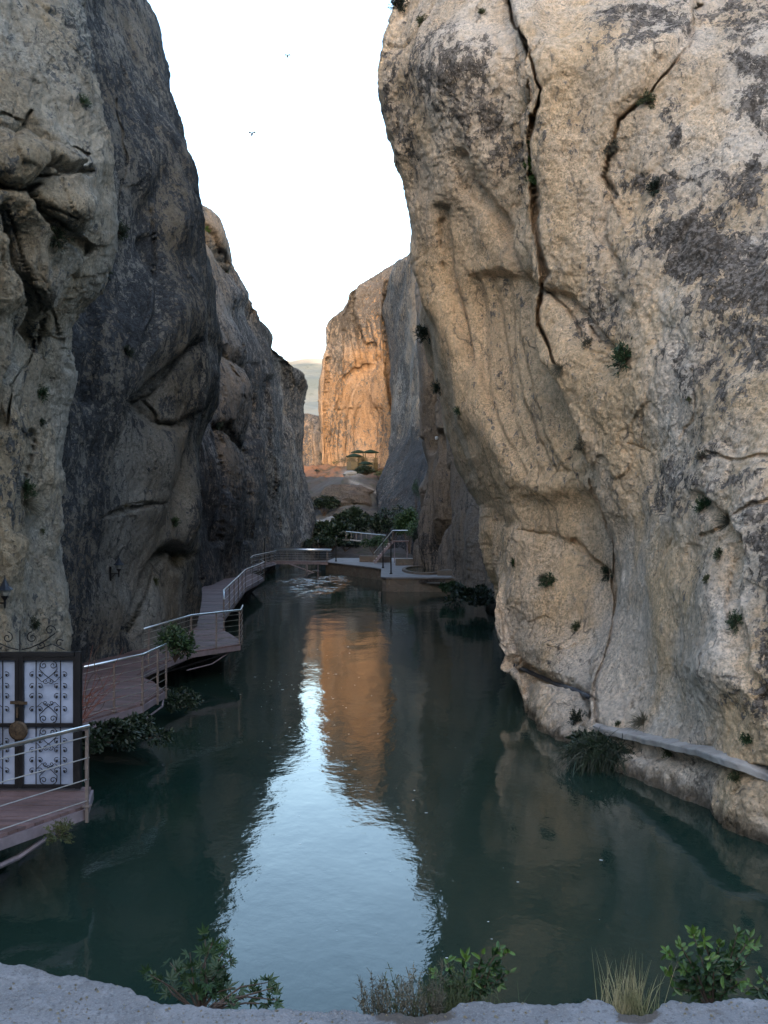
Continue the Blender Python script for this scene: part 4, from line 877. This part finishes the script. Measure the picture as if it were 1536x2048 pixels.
# ------------------------------------------------------------------ plants
def rnd_dir():
    v = Vector((random.gauss(0, 1), random.gauss(0, 1), random.gauss(0, 1))); return v.normalized()
def leaf_oval(m, p, d, up, L, w):
    d = d.normalized(); s = d.cross(up); s = s.normalized() if s.length > 1e-4 else Vector((1, 0, 0)); n = s.cross(d)
    m.add([p, p+d*L*.35+s*w*.5+n*L*.05, p+d*L*.75+s*w*.42, p+d*L-n*L*.08, p+d*L*.75-s*w*.42, p+d*L*.35-s*w*.5+n*L*.05], [(0, 1, 2, 3), (0, 3, 4, 5)])
def leaf_palm(m, p, d, up, L, w):
    d = d.normalized(); s = d.cross(up); s = s.normalized() if s.length > 1e-4 else Vector((1, 0, 0)); n = s.cross(d)
    c = p+d*L*.3
    for a, k in ((-78, .55), (-40, .85), (0, 1.), (40, .85), (78, .55)):
        e = (d*math.cos(R(a))+s*math.sin(R(a)))*L*.72*k; f = e.cross(n).normalized()*L*.09
        m.add([c-e*.08, c+e*.45+f+n*L*.03, c+e, c+e*.45-f+n*L*.03], [(0, 1, 2, 3)])
    m.add([p, p+s*L*.012, c+s*L*.012, c], [(0, 1, 2, 3)])
def blade(m, p, d, L, w, droop, seg=4):
    d = d.normalized(); s = d.cross(Vector((random.uniform(-1, 1), -1, .3))).normalized(); vs = []
    for k in range(seg+1):
        t = k/seg; q = p+d*L*t+Vector((0, 0, -droop*L*t*t)); ww = w*(1-t*.9)/2; vs += [q-s*ww, q+s*ww]
    m.add(vs, [(2*k, 2*k+1, 2*k+3, 2*k+2) for k in range(seg)])
def tuft(name, p, nrm, r, kind, label, group, cat='plant'):
    p = Vector(p); nrm = Vector(nrm); base = p-nrm*.02; up = (nrm*.8+Vector((0, 0, .7))).normalized(); m = MB()
    t = thing(name, label, cat, tuple(base), group)
    if kind in ('dry', 'grass'):
        for k in range(170):
            d = (up*.9+rnd_dir()*.9); blade(m, base+rnd_dir()*r*.12, d, r*random.uniform(.6, 1.25), r*.035, random.uniform(.1, .5))
        m.obj('blades', 'leaf_grey' if kind == 'dry' else 'leaf_olive', t)
    else:
        c = base+up*r*.45; st = MB(); tips = []
        for k in range(36):
            d = (up*.55+rnd_dir()).normalized()
            if d.dot(nrm) < -.15: d = d-2*d.dot(nrm)*nrm
            tip = base+up*r*.2+d*r*random.uniform(.45, 1.0); tips.append((tip, d)); st.tube([base, base.lerp(tip, .5)+rnd_dir()*r*.06, tip], r*.018, 4, r*.006, False)
        st.obj('stems', 'twig', t)
        for tip, d in tips:
            for k in range(16):
                q = base.lerp(tip, random.uniform(.45, 1.05))+rnd_dir()*r*.10
                leaf_oval(m, q, d+rnd_dir()*.9, rnd_dir(), r*random.uniform(.11, .26), r*.07)
        m.obj('foliage', {'green': 'leaf_mid', 'dark': 'leaf_dark', 'bright': 'leaf_light', 'olive': 'leaf_olive', 'grey': 'leaf_grey'}[kind], t)
    return t
def cliff_plant(px, py, s, kind, label, keys, group):
    h = hit(px, py, *keys)
    if h is None: return
    tuft('cliff_plant', h[0], h[1], max(.05, s/F*h[2]*.6), kind, label, group)
GR = 'plants growing on the right cliff'
for a in [
    (1252, 725, 62, 'green', 'largest round green plant on the pale middle of the right cliff'),
    (1164, 895, 34, 'grey', 'small grey green plant alone below the fluted hollow'),
    (1175, 690, 24, 'grey', 'tiny grey plant above left of the large round plant'),
    (1295, 208, 34, 'olive', 'olive cushion plant under the dark overhanging crack at the top right'),
    (1312, 380, 36, 'dark', 'dark flat plant on the grey lichen band near the top right'),
    (1056, 352, 50, 'bright', 'bright green plant wedged in the long vertical crack'),
    (1057, 292, 18, 'green', 'tiny green sprig in the vertical crack above the bright plant'),
    (1218, 292, 34, 'grey', 'pale grey green plant on the second crack'),
    (1120, 738, 44, 'dry', 'brown dry tuft at the lower end of the vertical crack'),
    (1098, 1166, 34, 'green', 'green plant on the lower buttress beside a grey tuft'),
    (1084, 1156, 24, 'dry', 'grey dry tuft touching the green plant on the lower buttress'),
    (1154, 1256, 22, 'olive', 'small olive plant low on the buttress above the pipe'),
    (1218, 1150, 32, 'dark', 'dark plant in the deep fold between buttress and main face'),
    (1408, 1017, 40, 'green', 'green plant next to the hanging dry grass on the right'),
    (1458, 1046, 56, 'dry', 'large hanging dry grass clump on the right'),
    (1440, 1112, 26, 'olive', 'small olive plant below the hanging dry grass'),
    (1414, 1160, 20, 'olive', 'little yellowish plant left of the dark stain'),
    (1474, 1248, 40, 'green', 'green plant at the edge of the big dark stain low on the right'),
    (1286, 1446, 54, 'dry', 'dry spiky tuft sitting on the concrete ledge'),
    (1236, 1450, 16, 'olive', 'tiny olive plant near the left tip of the concrete ledge'),
    (1497, 1484, 34, 'green', 'green plant above the right end of the concrete ledge'),
    (1340, 1506, 28, 'olive', 'olive plant hanging just under the concrete ledge'),
    (1472, 1560, 30, 'olive', 'olive plant on the rock under the ledge near the frame edge'),
    (1405, 918, 28, 'grey', 'grey green plant right of the dark speckled patch'),
    (1028, 1128, 18, 'green', 'tiny green sprig near the left edge of the lower buttress'),
    (845, 45, 22, 'olive', 'olive plant near the top left rim of the right cliff'),
    (965, 28, 18, 'olive', 'tiny olive plant by the head of the vertical crack'),
    (796, 16, 36, 'dark', 'dark bush on the very top left rim of the right cliff'),
    (1156, 1440, 34, 'dark', 'dark plant at the foot of the fold above the water grass'),
    (1380, 800, 14, 'olive', 'tiny olive cushion right of the large round plant')]:
    cliff_plant(*a, ('R1',), GR)
for a in [(856, 668, 40, 'dark', 'dark green bush behind the overhang edge, highest of three'), (880, 778, 30, 'dark', 'dark green bush behind the overhang edge, middle of three'), (918, 824, 20, 'green', 'small green sprig behind the overhang edge, lowest of three')]:
    cliff_plant(*a, ('R1', 'R2'), GR)
GL = 'plants growing on the left cliffs'
for a in [
    (112, 478, 46, 'dark', 'dark green plant hanging under the jutting block top left'),
    (50, 1008, 66, 'dry', 'large dry brown tuft on the pale left buttress'),
    (52, 985, 40, 'green', 'green plant on top of the large dry tuft'),
    (82, 790, 30, 'green', 'green plant on the middle of the left buttress'),
    (80, 848, 22, 'dark', 'small dark plant below the green one on the left buttress'),
    (66, 1250, 26, 'dark', 'small dark plant above the gate'),
    (84, 1065, 14, 'olive', 'tiny olive plant beside the half cut lantern'),
    (165, 208, 26, 'green', 'faint green plant high on the left buttress edge')]:
    cliff_plant(*a, ('L1',), GL)
for a in [
    (236, 466, 36, 'dark', 'dark plant at the seam between pale buttress and dark face'),
    (200, 545, 40, 'dark', 'dark bush in the notch below the pale buttress edge'),
    (255, 706, 26, 'dark', 'small dark plant in the middle of the dark face'),
    (346, 1046, 24, 'green', 'small star shaped green plant on the pale lower fold'),
    (345, 1118, 44, 'dry', 'hanging dry roots in the small cave of the dark face'),
    (250, 1012, 20, 'dry', 'thin dry tuft on the horizontal crack'),
    (310, 1165, 16, 'olive', 'tiny olive plant right of the wall lantern'),
    (430, 850, 26, 'dark', 'dark plant at the right edge of the dark face')]:
    cliff_plant(*a, ('L2', 'L3'), GL)
for a in [(397, 436, 22, 'bright', 'sunlit green plant at the top of the far left cliff'), (414, 458, 16, 'bright', 'smaller sunlit green plant in the crack below it'), (452, 545, 10, 'olive', 'tiny plant on the skyline notch of the far left cliff')]:
    cliff_plant(*a, ('L3',), GL)

def bush(name, c, rx, ry, rz, n, leaf, mat, label, cat='bush', group=None, base=None, stems=14, kind='oval', clump=.16):
    c = Vector(c); base = Vector(base) if base else c-Vector((0, 0, rz*.35)); t = thing(name, label, cat, tuple(base), group); st = MB(); m = MB()
    lobes = []
    for k in range(stems):
        d = rnd_dir(); d.z = abs(d.z)*.9-.25; q = c+Vector((d.x*rx, d.y*ry, d.z*rz))*random.uniform(.45, .95); lobes.append((q, random.uniform(.22, .42)))
        st.tube([base, base.lerp(q, .5)+Vector((0, 0, rz*.1))+rnd_dir()*rx*.08, q], rx*.022, 5, rx*.007, False)
    st.obj('stems', 'twig', t)
    for k in range(n):
        q, rr = random.choice(lobes); d = rnd_dir(); u = random.random()**.4
        p = q+Vector((d.x*rx, d.y*ry, d.z*rz))*rr*u
        leaf_oval(m, p, d+rnd_dir()*.8, rnd_dir(), leaf*random.uniform(.6, 1.2), leaf*.5)
    m.obj('foliage', mat, t); return t
def sedge(c, r, n, L, mat, label, cat='sedge', lean=(0, -.3, .6), group=None):
    t = thing('water_sedge', label, cat, tuple(c), group); m = MB()
    for k in range(n):
        u = random.gauss(0, .5); b = Vector(c)+Vector((u*r[0], random.gauss(0, .5)*r[1], random.uniform(0, r[2])*(1-.6*min(1, abs(u)))))
        blade(m, b, Vector(lean)+rnd_dir()*1.0, L*random.uniform(.25, 1.25), random.uniform(.008, .022), random.uniform(.3, 1.4), 5)
    m.obj('blades', mat, t); return t
GB = 'bushes and sedges along the water'
sedge(P(1200, 1512, 19.4), (.55, .4, .35), 1300, .6, 'leaf_dark', 'dark drooping water grass under the concrete ledge on the right', lean=(-.5, -.5, .5), group=GB)
bush('bush', P(1175, 1490, 20.3), .4, .4, .3, 700, .11, 'leaf_dark', 'dark leafy bush behind the drooping water grass', group=GB)
bush('bush', P(948, 1195, 52), 1.35, 3.5, .75, 3200, .17, 'leaf_dark', 'dark green bush overhanging the water at the foot of the ribs', group=GB)
bush('bush', P(905, 1178, 60), .8, 2.0, .5, 1200, .17, 'leaf_mid', 'green bush touching the right end of the stone platform', group=GB)
bush('bush', P(258, 1466, 19.6), .65, .8, .42, 2400, .085, 'leaf_dark', 'leafy bush over the water below the boardwalk bay behind the gate', group=GB)
bush('bush', P(215, 1475, 18.2), .5, .6, .35, 1300, .10, 'leaf_dark', 'dark leafy bush over the water right of the gate post', group=GB)
bush('bush', P(350, 1290, 23.4), .42, .5, .62, 1500, .085, 'leaf_mid', 'green bush growing up through the boardwalk railings', base=P(350, 1325, 23.4), group=GB, stems=24)
bush('bush', P(362, 1405, 24.2), .45, .5, .45, 800, .085, 'leaf_dark', 'dark bush under the boardwalk between two bays', group=GB)
tuft('bush', P(120, 1672, 12.6), (0, -.4, .9), .22, 'olive', 'small pale plant under the nearest boardwalk platform', GB)
GT = 'bushes and trees on the far bank'
for px, py, d, w, h, n, mat, lab in [
    (702, 1046, 122, 42, 40, 3600, 'leaf_dark', 'round dark tree above the far pale footbridge'),
    (664, 1068, 116, 56, 28, 3200, 'leaf_dark', 'spreading dark bush left of the far footbridge'),
    (648, 1008, 138, 30, 20, 1500, 'leaf_dark', 'dark bush on the slope above the pale rock'),
    (638, 1084, 112, 30, 16, 1300, 'leaf_dark', 'low dark bush behind the bridge railing'),
    (778, 1046, 114, 38, 42, 3200, 'leaf_dark', 'green tree above the staircase landing, left of a pair'),
    (820, 1050, 108, 34, 46, 3200, 'leaf_mid', 'green tree above the staircase landing, right of a pair'),
    (748, 1086, 104, 26, 20, 1600, 'leaf_mid', 'low green bush left of the staircase'),
    (832, 985, 96, 9, 32, 800, 'leaf_mid', 'narrow green bush in the cleft beside the tall rib'),
    (852, 1075, 84, 26, 36, 2200, 'leaf_dark', 'dark shrub mass at the foot of the first rib'),
    (868, 1120, 80, 22, 16, 1000, 'leaf_dark', 'low dark bush behind the basin on the platform'),
    (726, 941, 160, 22, 13, 1300, 'leaf_dark', 'dark bush around the front kiosk'),
    (688, 922, 166, 9, 10, 400, 'leaf_dark', 'small dark bush left of the kiosks'),
    (672, 925, 167, 8, 8, 350, 'leaf_olive', 'small olive bush below the sunlit cliff'),
    (634, 942, 160, 9, 6, 350, 'leaf_dark', 'small dark bush on the orange earth'),
    (645, 918, 180, 10, 14, 400, 'leaf_olive', 'olive bush at the foot of the pale streaked cliff'),
    (757, 948, 156, 14, 10, 500, 'leaf_olive', 'olive bush right of the front kiosk'),
    (690, 1088, 112, 34, 12, 1500, 'leaf_dark', 'dark bush under the far footbridge')]:
    k = d/F; x, y, z = P(px, py, d)
    bush('bush', (x, y, z), w*k, w*k, h*k, n, max(.10, w*k*.15), mat, lab, group=GT, base=(x, y, z-h*k*1.25))

# foreground shrubs rooted on the outer side of the terrace
def branch_shrub(name, base, tips, leaf, L, per, mat, label, cat, twig='twig', spread=.35, young=None):
    t = thing(name, label, cat, tuple(base)); st = MB(); m = MB(); m2 = MB(); base = Vector(base)
    for tp in tips:
        tp = Vector(tp); mid = base.lerp(tp, .5)+Vector((random.uniform(-.02, .02), random.uniform(-.03, .03), .02)); st.tube([base, mid, tp], .0045, 5, .0015, False)
        for k in range(per):
            u = random.uniform(spread, 1.02); q = base.lerp(mid, u*2) if u < .5 else mid.lerp(tp, u*2-1)
            ax = (tp-base).normalized(); d = (ax*.7+rnd_dir()); mm = m2 if (young and u > .86) else m
            leaf(mm, q, d, Vector((random.uniform(-.5, .5), -.8, random.uniform(.1, .9))), L*random.uniform(.45, 1.15), L*.33)
    st.obj('stems', twig, t); m.obj('foliage', mat, t)
    if m2.v: m2.obj('young_leaves', young, t)
    return t
D = 3.42
def PF(l, d=D): return [P(px, py, d+random.uniform(-.12, .12)) for px, py in l]
branch_shrub('shrub', P(400, 2030, 3.45), PF([(300, 1950), (410, 1878), (465, 1915), (425, 1885), (455, 1895), (380, 1905), (340, 1925), (320, 1955), (440, 1935), (470, 1975), (350, 1985), (410, 1945), (372, 1950), (390, 1975), (455, 1955), (480, 1990), (430, 1985)]), leaf_palm, .058, 9, 'leaf_mid', 'leafy shrub with pointed lobed leaves at the left of the terrace edge', 'shrub', spread=.5)
branch_shrub('shrub', P(415, 2022, 3.3), PF([(470, 2008), (520, 1985), (535, 1965), (555, 2000), (548, 1975), (552, 2008)], 3.3), leaf_palm, .052, 6, 'leaf_mid', 'low arching sprig with lobed leaves right of the lobed leaf shrub', 'shrub', spread=.8)
branch_shrub('shrub', P(935, 2025, 3.45), PF([(870, 1945), (895, 1925), (930, 1915), (965, 1905), (1000, 1895), (1015, 1905), (1025, 1945), (980, 1940), (945, 1955), (905, 1965), (1000, 1970), (870, 1985), (960, 1980)]), leaf_oval, .036, 30, 'leaf_mid', 'bushy shrub with small rounded leaves at the middle of the terrace edge', 'shrub', young='leaf_light', spread=.3)
branch_shrub('shrub', P(1425, 2030, 3.5), PF([(1335, 1905), (1360, 1890), (1385, 1865), (1405, 1870), (1440, 1885), (1475, 1865), (1500, 1875), (1510, 1890), (1460, 1910), (1420, 1915), (1330, 1945), (1370, 1940), (1450, 1945), (1490, 1925), (1345, 1975), (1400, 1965), (1480, 1965)]), leaf_oval, .038, 38, 'leaf_mid', 'tall bushy shrub with bright tips right of the straw grass', 'shrub', young='leaf_light', spread=.3)
branch_shrub('shrub', P(1545, 2030, 3.5), PF([(1500, 1965), (1520, 1950), (1545, 1945), (1575, 1940), (1510, 1985), (1540, 1980)]), leaf_oval, .038, 22, 'leaf_mid', 'low shrub cut by the right frame edge', 'shrub', young='leaf_light')
def grass(px, py, d, n, L, w, mat, label, cat='grass tuft', spread=.12, fan=.45):
    p = Vector(P(px, py, d)); t = thing('grass_tuft', label, cat, tuple(p)); m = MB()
    for k in range(n):
        dd = Vector((random.gauss(0, fan), random.gauss(0, fan*.6), 1)); blade(m, p+Vector((random.gauss(0, spread*.3), random.gauss(0, .03), 0)), dd, L*random.uniform(.35, 1.05), w, random.uniform(.0, .45), 6)
    m.obj('blades', mat, t)
grass(1250, 2036, 3.05, 150, .225, .003, 'straw', 'straw coloured grass tuft in the gap of the terrace edge', fan=.20)
grass(1300, 2036, 3.05, 70, .07, .005, 'leaf_olive', 'short green grass at the foot of the straw tuft', fan=.5)
grass(875, 2040, 3.2, 260, .15, .003, 'leaf_olive', 'thin olive weed between dry stalks and rounded leaf shrub', fan=.35, spread=.3)
def stalks(px, py, d, n, mat, label):
    p = Vector(P(px, py, d)); t = thing('dry_weed', label, 'weed', tuple(p)); m = MB(); s = MB()
    for k in range(n):
        b = p+Vector((random.uniform(-.11, .13), random.uniform(-.03, .05), -.02)); h = random.uniform(.05, .17); tip = b+Vector((random.gauss(0, .03), random.gauss(0, .02), h))
        m.tube([b, b.lerp(tip, .5)+rnd_dir()*.006, tip], .0014, 4, .0007, False)
        for j in range(9):
            q = b.lerp(tip, random.uniform(.3, 1)); leaf_oval(m, q, rnd_dir()+Vector((0, 0, .5)), rnd_dir(), .010, .005)
            q2 = q+(rnd_dir()+Vector((0, 0, .6)))*.018; m.tube([q, q2], .0008, 3, cap=False)
    m.obj('stalks', mat, t)
stalks(800, 2036, 3.15, 70, 'leaf_grey', 'brown dry weed with fine stalks at the middle of the terrace edge')
stalks(850, 2030, 3.3, 40, 'leaf_olive', 'greenish dry weed beside the rounded leaf shrub')
m = MB(); gp = []
for k in range(420):
    px, py = random.uniform(-20, 1556), random.uniform(1965, 2060); h = hit(px, py, 'terrace')
    if not h or h[1].z < .3: continue
    r = random.uniform(.002, .007)*random.uniform(.5, 1.2); c = h[0]; vs = [c+Vector((math.cos(a)*r*random.uniform(.7, 1.3), math.sin(a)*r*random.uniform(.7, 1.3), -.001)) for a in [k2*1.2566 for k2 in range(5)]]+[c+Vector((random.uniform(-.3, .3)*r, 0, r*.9))]
    m.add(vs, [(k2, (k2+1) % 5, 5) for k2 in range(5)])
setp(m.obj('gravel', 'cliff_pale'), 'loose grit and small chips lying on the concrete terrace edge', 'gravel', kind='stuff')
# dead stems by the gate
t = thing('dead_shrub', 'bare reddish dead stems leaning on the railing right of the gate', 'dead shrub', P(165, 1460, 16)); m = MB()
for k in range(16):
    a = P(165+random.uniform(-6, 6), random.uniform(1380, 1460), 17); b = P(165+random.uniform(10, 100), random.uniform(1290, 1420), 17.3+random.uniform(-.4, .4)); c = [(a[j]+b[j])/2+random.uniform(-.05, .05) for j in range(3)]
    m.tube([a, c, b], .009, 4, .003)
m.obj('stems', 'red_twig', t)
m = MB(); m.tube([P(190+19*math.cos(a)*(1-.3*math.sin(a)), 1385-38*math.sin(a), 16.6) for a in [2*math.pi*k/24 for k in range(23)]], .007, 4); m.tube([P(190, 1345, 16.6), P(188, 1310, 16.6), P(200, 1290, 16.6)], .007, 4); m.obj('looped_stem', 'twig', t)
m = MB(); q = hit(785, 207, 'R1'); b = Vector(q[0]) if q else Vector(P(785, 207, 31))
m.tube([b+Vector((.2, .1, .0)), b+Vector((-.06, 0, .03)), b+Vector((-.12, 0, .04)), b+Vector((-.16, 0, -.03))], .014, 5)
setp(m.obj('twig', 'twig'), 'small bent dead twig on the skyline edge of the right cliff', 'twig')

# ------------------------------------------------------------------ pipe and concrete ledge on the right cliff
pts = []
for px in range(1030, 1190, 10):
    h = hit(px, 1330+(px-1030)*.44, 'R1')
    if h: pts.append(h[0]+h[1]*.03)
if len(pts) > 2:
    pts = [pts[0]]+[(pts[i-1]+pts[i]+pts[i+1])/3 for i in range(1, len(pts)-1)]+[pts[-1]]
    m = MB(); m.tube(pts, .055, 8); setp(m.obj('pipe', 'pipe', None, True), 'dark plastic water pipe along a groove low on the right cliff', 'pipe')
xs = list(range(1188, 1620, 6)); ctr = []
for px in xs:
    py = float(np.interp(px, [1188, 1230, 1320, 1430, 1536, 1620], [1449, 1458, 1478, 1502, 1540, 1572])); h = hit(min(px, 1600), py, 'R1'); ctr.append((px, py, h[0].y if h else None))
dd = np.array([c[2] if c[2] else np.nan for c in ctr]); ok = ~np.isnan(dd); dd = np.interp(np.arange(len(dd)), np.arange(len(dd))[ok], dd[ok]); dd = np.convolve(np.pad(dd, 6, 'edge'), np.ones(13)/13, 'valid')
V = []
fx = np.stack([P(c[0], c[1], d) for c, d in zip(ctr, dd)]); tg = np.gradient(fx, axis=0); tg[:, 2] = 0; tg /= np.linalg.norm(tg, axis=1)[:, None]
nr = np.stack([tg[:, 1], -tg[:, 0], 0*tg[:, 0]], 1); nr *= np.sign(np.sum(nr*(np.array([0, 0, CH])-fx), 1))[:, None]
wd = np.minimum(1, (np.arange(len(xs))+2)/8)[:, None]
for off, up in ((-.6, -.11), (.17, -.11), (.20, -.10), (.21, -.02), (.205, .0), (.19, .008), (-.05, .05), (-.12, .07), (-.6, .08)):
    q = fx+nr*off*wd+np.array([0, 0, up])*wd; q = q+.018*fbm(q*4, 3)[:, None]*np.array([0, 0, 1])+nr*.025*fbm(q*2.5+8, 3)[:, None]; V.append(q)
o, bv = gridmesh('concrete_ledge', np.array(V)[:, ::-1], 'ledge', {}); o.data.shade_flat(); setp(o, 'pale concrete ledge strip running along the foot of the right cliff', 'ledge')

# ------------------------------------------------------------------ loose rocks, birds, flecks on the water
def boulder(c, s, label, mat='whitewash'):
    bm_v, bm_f = [], []; n = 22; k = 14; Vv = []
    for i in range(k+1):
        a = math.pi*i/k; Vv.append([(math.sin(a)*math.cos(2*math.pi*j/n), math.sin(a)*math.sin(2*math.pi*j/n), math.cos(a)) for j in range(n)])
    A = np.array(Vv).reshape(-1, 3); hv, e = facet(A*1.2+np.array(c), .45, .5); A = A*(1+.35*hv+.12*fbm(A*2+np.array(c), 3))[:, None]*np.array(s)+np.array(c)
    m = MB(); m.add(A.tolist(), [(i*n+j, i*n+(j+1) % n, (i+1)*n+(j+1) % n, (i+1)*n+j) for i in range(k) for j in range(n)])
    setp(m.obj('boulder', mat), label, 'boulder', 'boulders on the far bank')
boulder(P(640, 1058, 122), (2.2, 2.2, 1.1), 'pale boulder on the bank behind the bridge, left of the dark bushes')
boulder(P(668, 1048, 128), (1.8, 2.2, .9), 'pale flat boulder above the left one on the bank')
boulder(P(692, 1006, 143), (4.6, 4.5, 2.5), 'big brown rounded rock mound below the kiosks', 'bankrock')
boulder(P(700, 948, 158), (1.1, 1.0, .55), 'whitish rock beside the dark bush in front of the kiosks')
boulder(P(762, 990, 149), (1.0, 1.2, .5), 'small pale rock at the right end of the far path')
def bird(px, py, d, label, tilt):
    x, y, z = P(px, py, d); t = thing('bird', label, 'bird', (x, y, z), 'small birds in the sky'); c = Vector((x, y, z))
    m = MB(); m.lathe((0, 0, 0), [(.02, -.22), (.07, -.12), (.09, 0), (.07, .1), (.015, .18)], 8)
    m.v = [tuple(c+Vector((v[0]+v[2]*.15, v[1]*.8, v[2]*.8))) for v in m.v]; m.obj('body', 'bird', t, True)
    for s in (-1, 1):
        w = MB(); a = c+Vector((s*.04, 0, .10)); w.add([a, a+Vector((s*.14, .03, .11*tilt)), a+Vector((s*.26, .12, .03*tilt)), a+Vector((s*.13, .02, -.04))]+[v+Vector((0, .012, -.008)) for v in (a, a+Vector((s*.14, .03, .11*tilt)), a+Vector((s*.26, .12, .03*tilt)), a+Vector((s*.13, .02, -.04)))], [(0, 1, 2, 3), (7, 6, 5, 4), (0, 4, 5, 1), (1, 5, 6, 2), (2, 6, 7, 3), (3, 7, 4, 0)]); w.obj('wing', 'bird', t)
bird(575, 112, 95, 'upper of two tiny dark birds in the white sky', .9)
bird(504, 268, 80, 'lower of two tiny dark birds in the white sky, near the left cliff', 1.2)
q = hit(875, 876, 'R2', 'R1')
if q:
    t = thing('floodlight', 'tiny white floodlight on the rock at the top of the first rib', 'floodlight', tuple(q[0])); c = q[0]+q[1]*.15; m = MB(); m.bar(q[0]-q[1]*.1, c, .05, .05); m.obj('bracket', 'iron', t)
    m = MB(); m.lathe(c, [(.08, -.1), (.13, .0), (.13, .1), (.06, .14)], 10); m.obj('lamp_head', 'white', t)
m = MB()
for k in range(170):
    u = random.random()
    if u < .55: px, py = random.gauss(650, 45), random.uniform(1290, 1560)
    elif u < .8: px, py = random.gauss(560, 60), random.uniform(1300, 1500)
    else: px, py = random.uniform(560, 1300), random.uniform(1450, 1950)
    d = dz(py, .006); x, y, z = P(px, py, d); r = random.uniform(.004, .02)*random.random()*(d/16)**.6+.004; a0 = random.uniform(0, 6.28); n = 6
    rr = [r*random.uniform(.5, 1.2) for _ in range(n)]
    m.add([(x+rr[j]*1.6*math.cos(a0+6.283*j/n), y+rr[j]*math.sin(a0+6.283*j/n), .006) for j in range(n)], [tuple(range(n))])
setp(m.obj('foam_flecks', 'white'), 'scattered white foam flecks drifting on the river', 'foam', kind='stuff')
# PART2_END
# ------------------------------------------------------------------ camera, light, sky
cam = bpy.data.cameras.new('camera'); co = bpy.data.objects.new('camera', cam); COL.objects.link(co)
co.location = (0, 0, CH); co.rotation_euler = (R(90), 0, 0)
cam.sensor_fit = 'VERTICAL'; cam.sensor_height = 36; cam.sensor_width = 27; cam.lens = 36; cam.shift_y = 16/2048; cam.clip_start = .05; cam.clip_end = 9000
S.camera = co
SUN_EL, SUN_AZ = R(12), R(6.5)
sd = Vector((math.sin(SUN_AZ)*math.cos(SUN_EL), -math.cos(SUN_AZ)*math.cos(SUN_EL), math.sin(SUN_EL)))
sl = bpy.data.lights.new('sun', 'SUN'); sl.energy = .62; sl.angle = R(.5); sl.color = (1, .79, .58)
so = bpy.data.objects.new('sun', sl); COL.objects.link(so); so.rotation_euler = sd.to_track_quat('Z', 'Y').to_euler(); so.location = (0, -50, 100)
w = bpy.data.worlds.new('World'); S.world = w; w.use_nodes = True
sky = w.node_tree.nodes.new('ShaderNodeTexSky'); sky.sky_type = 'NISHITA'; sky.sun_disc = False
sky.sun_elevation = SUN_EL; sky.sun_rotation = math.pi-SUN_AZ; sky.air_density = 1.0; sky.dust_density = 2.0; sky.ozone_density = 1.0
w.node_tree.links.new(sky.outputs[0], w.node_tree.nodes['Background'].inputs[0]); w.node_tree.nodes['Background'].inputs[1].default_value = .15
S.view_settings.view_transform = 'Standard'; S.view_settings.look = 'None'; S.view_settings.gamma = 1; S.view_settings.exposure = 2.5
S.cycles.max_bounces = 8; S.cycles.diffuse_bounces = 4; S.cycles.glossy_bounces = 4; S.cycles.use_denoising = True; S.cycles.denoising_prefilter = 'ACCURATE'
for o in bpy.data.objects:
    if '_at' in o: del o['_at']
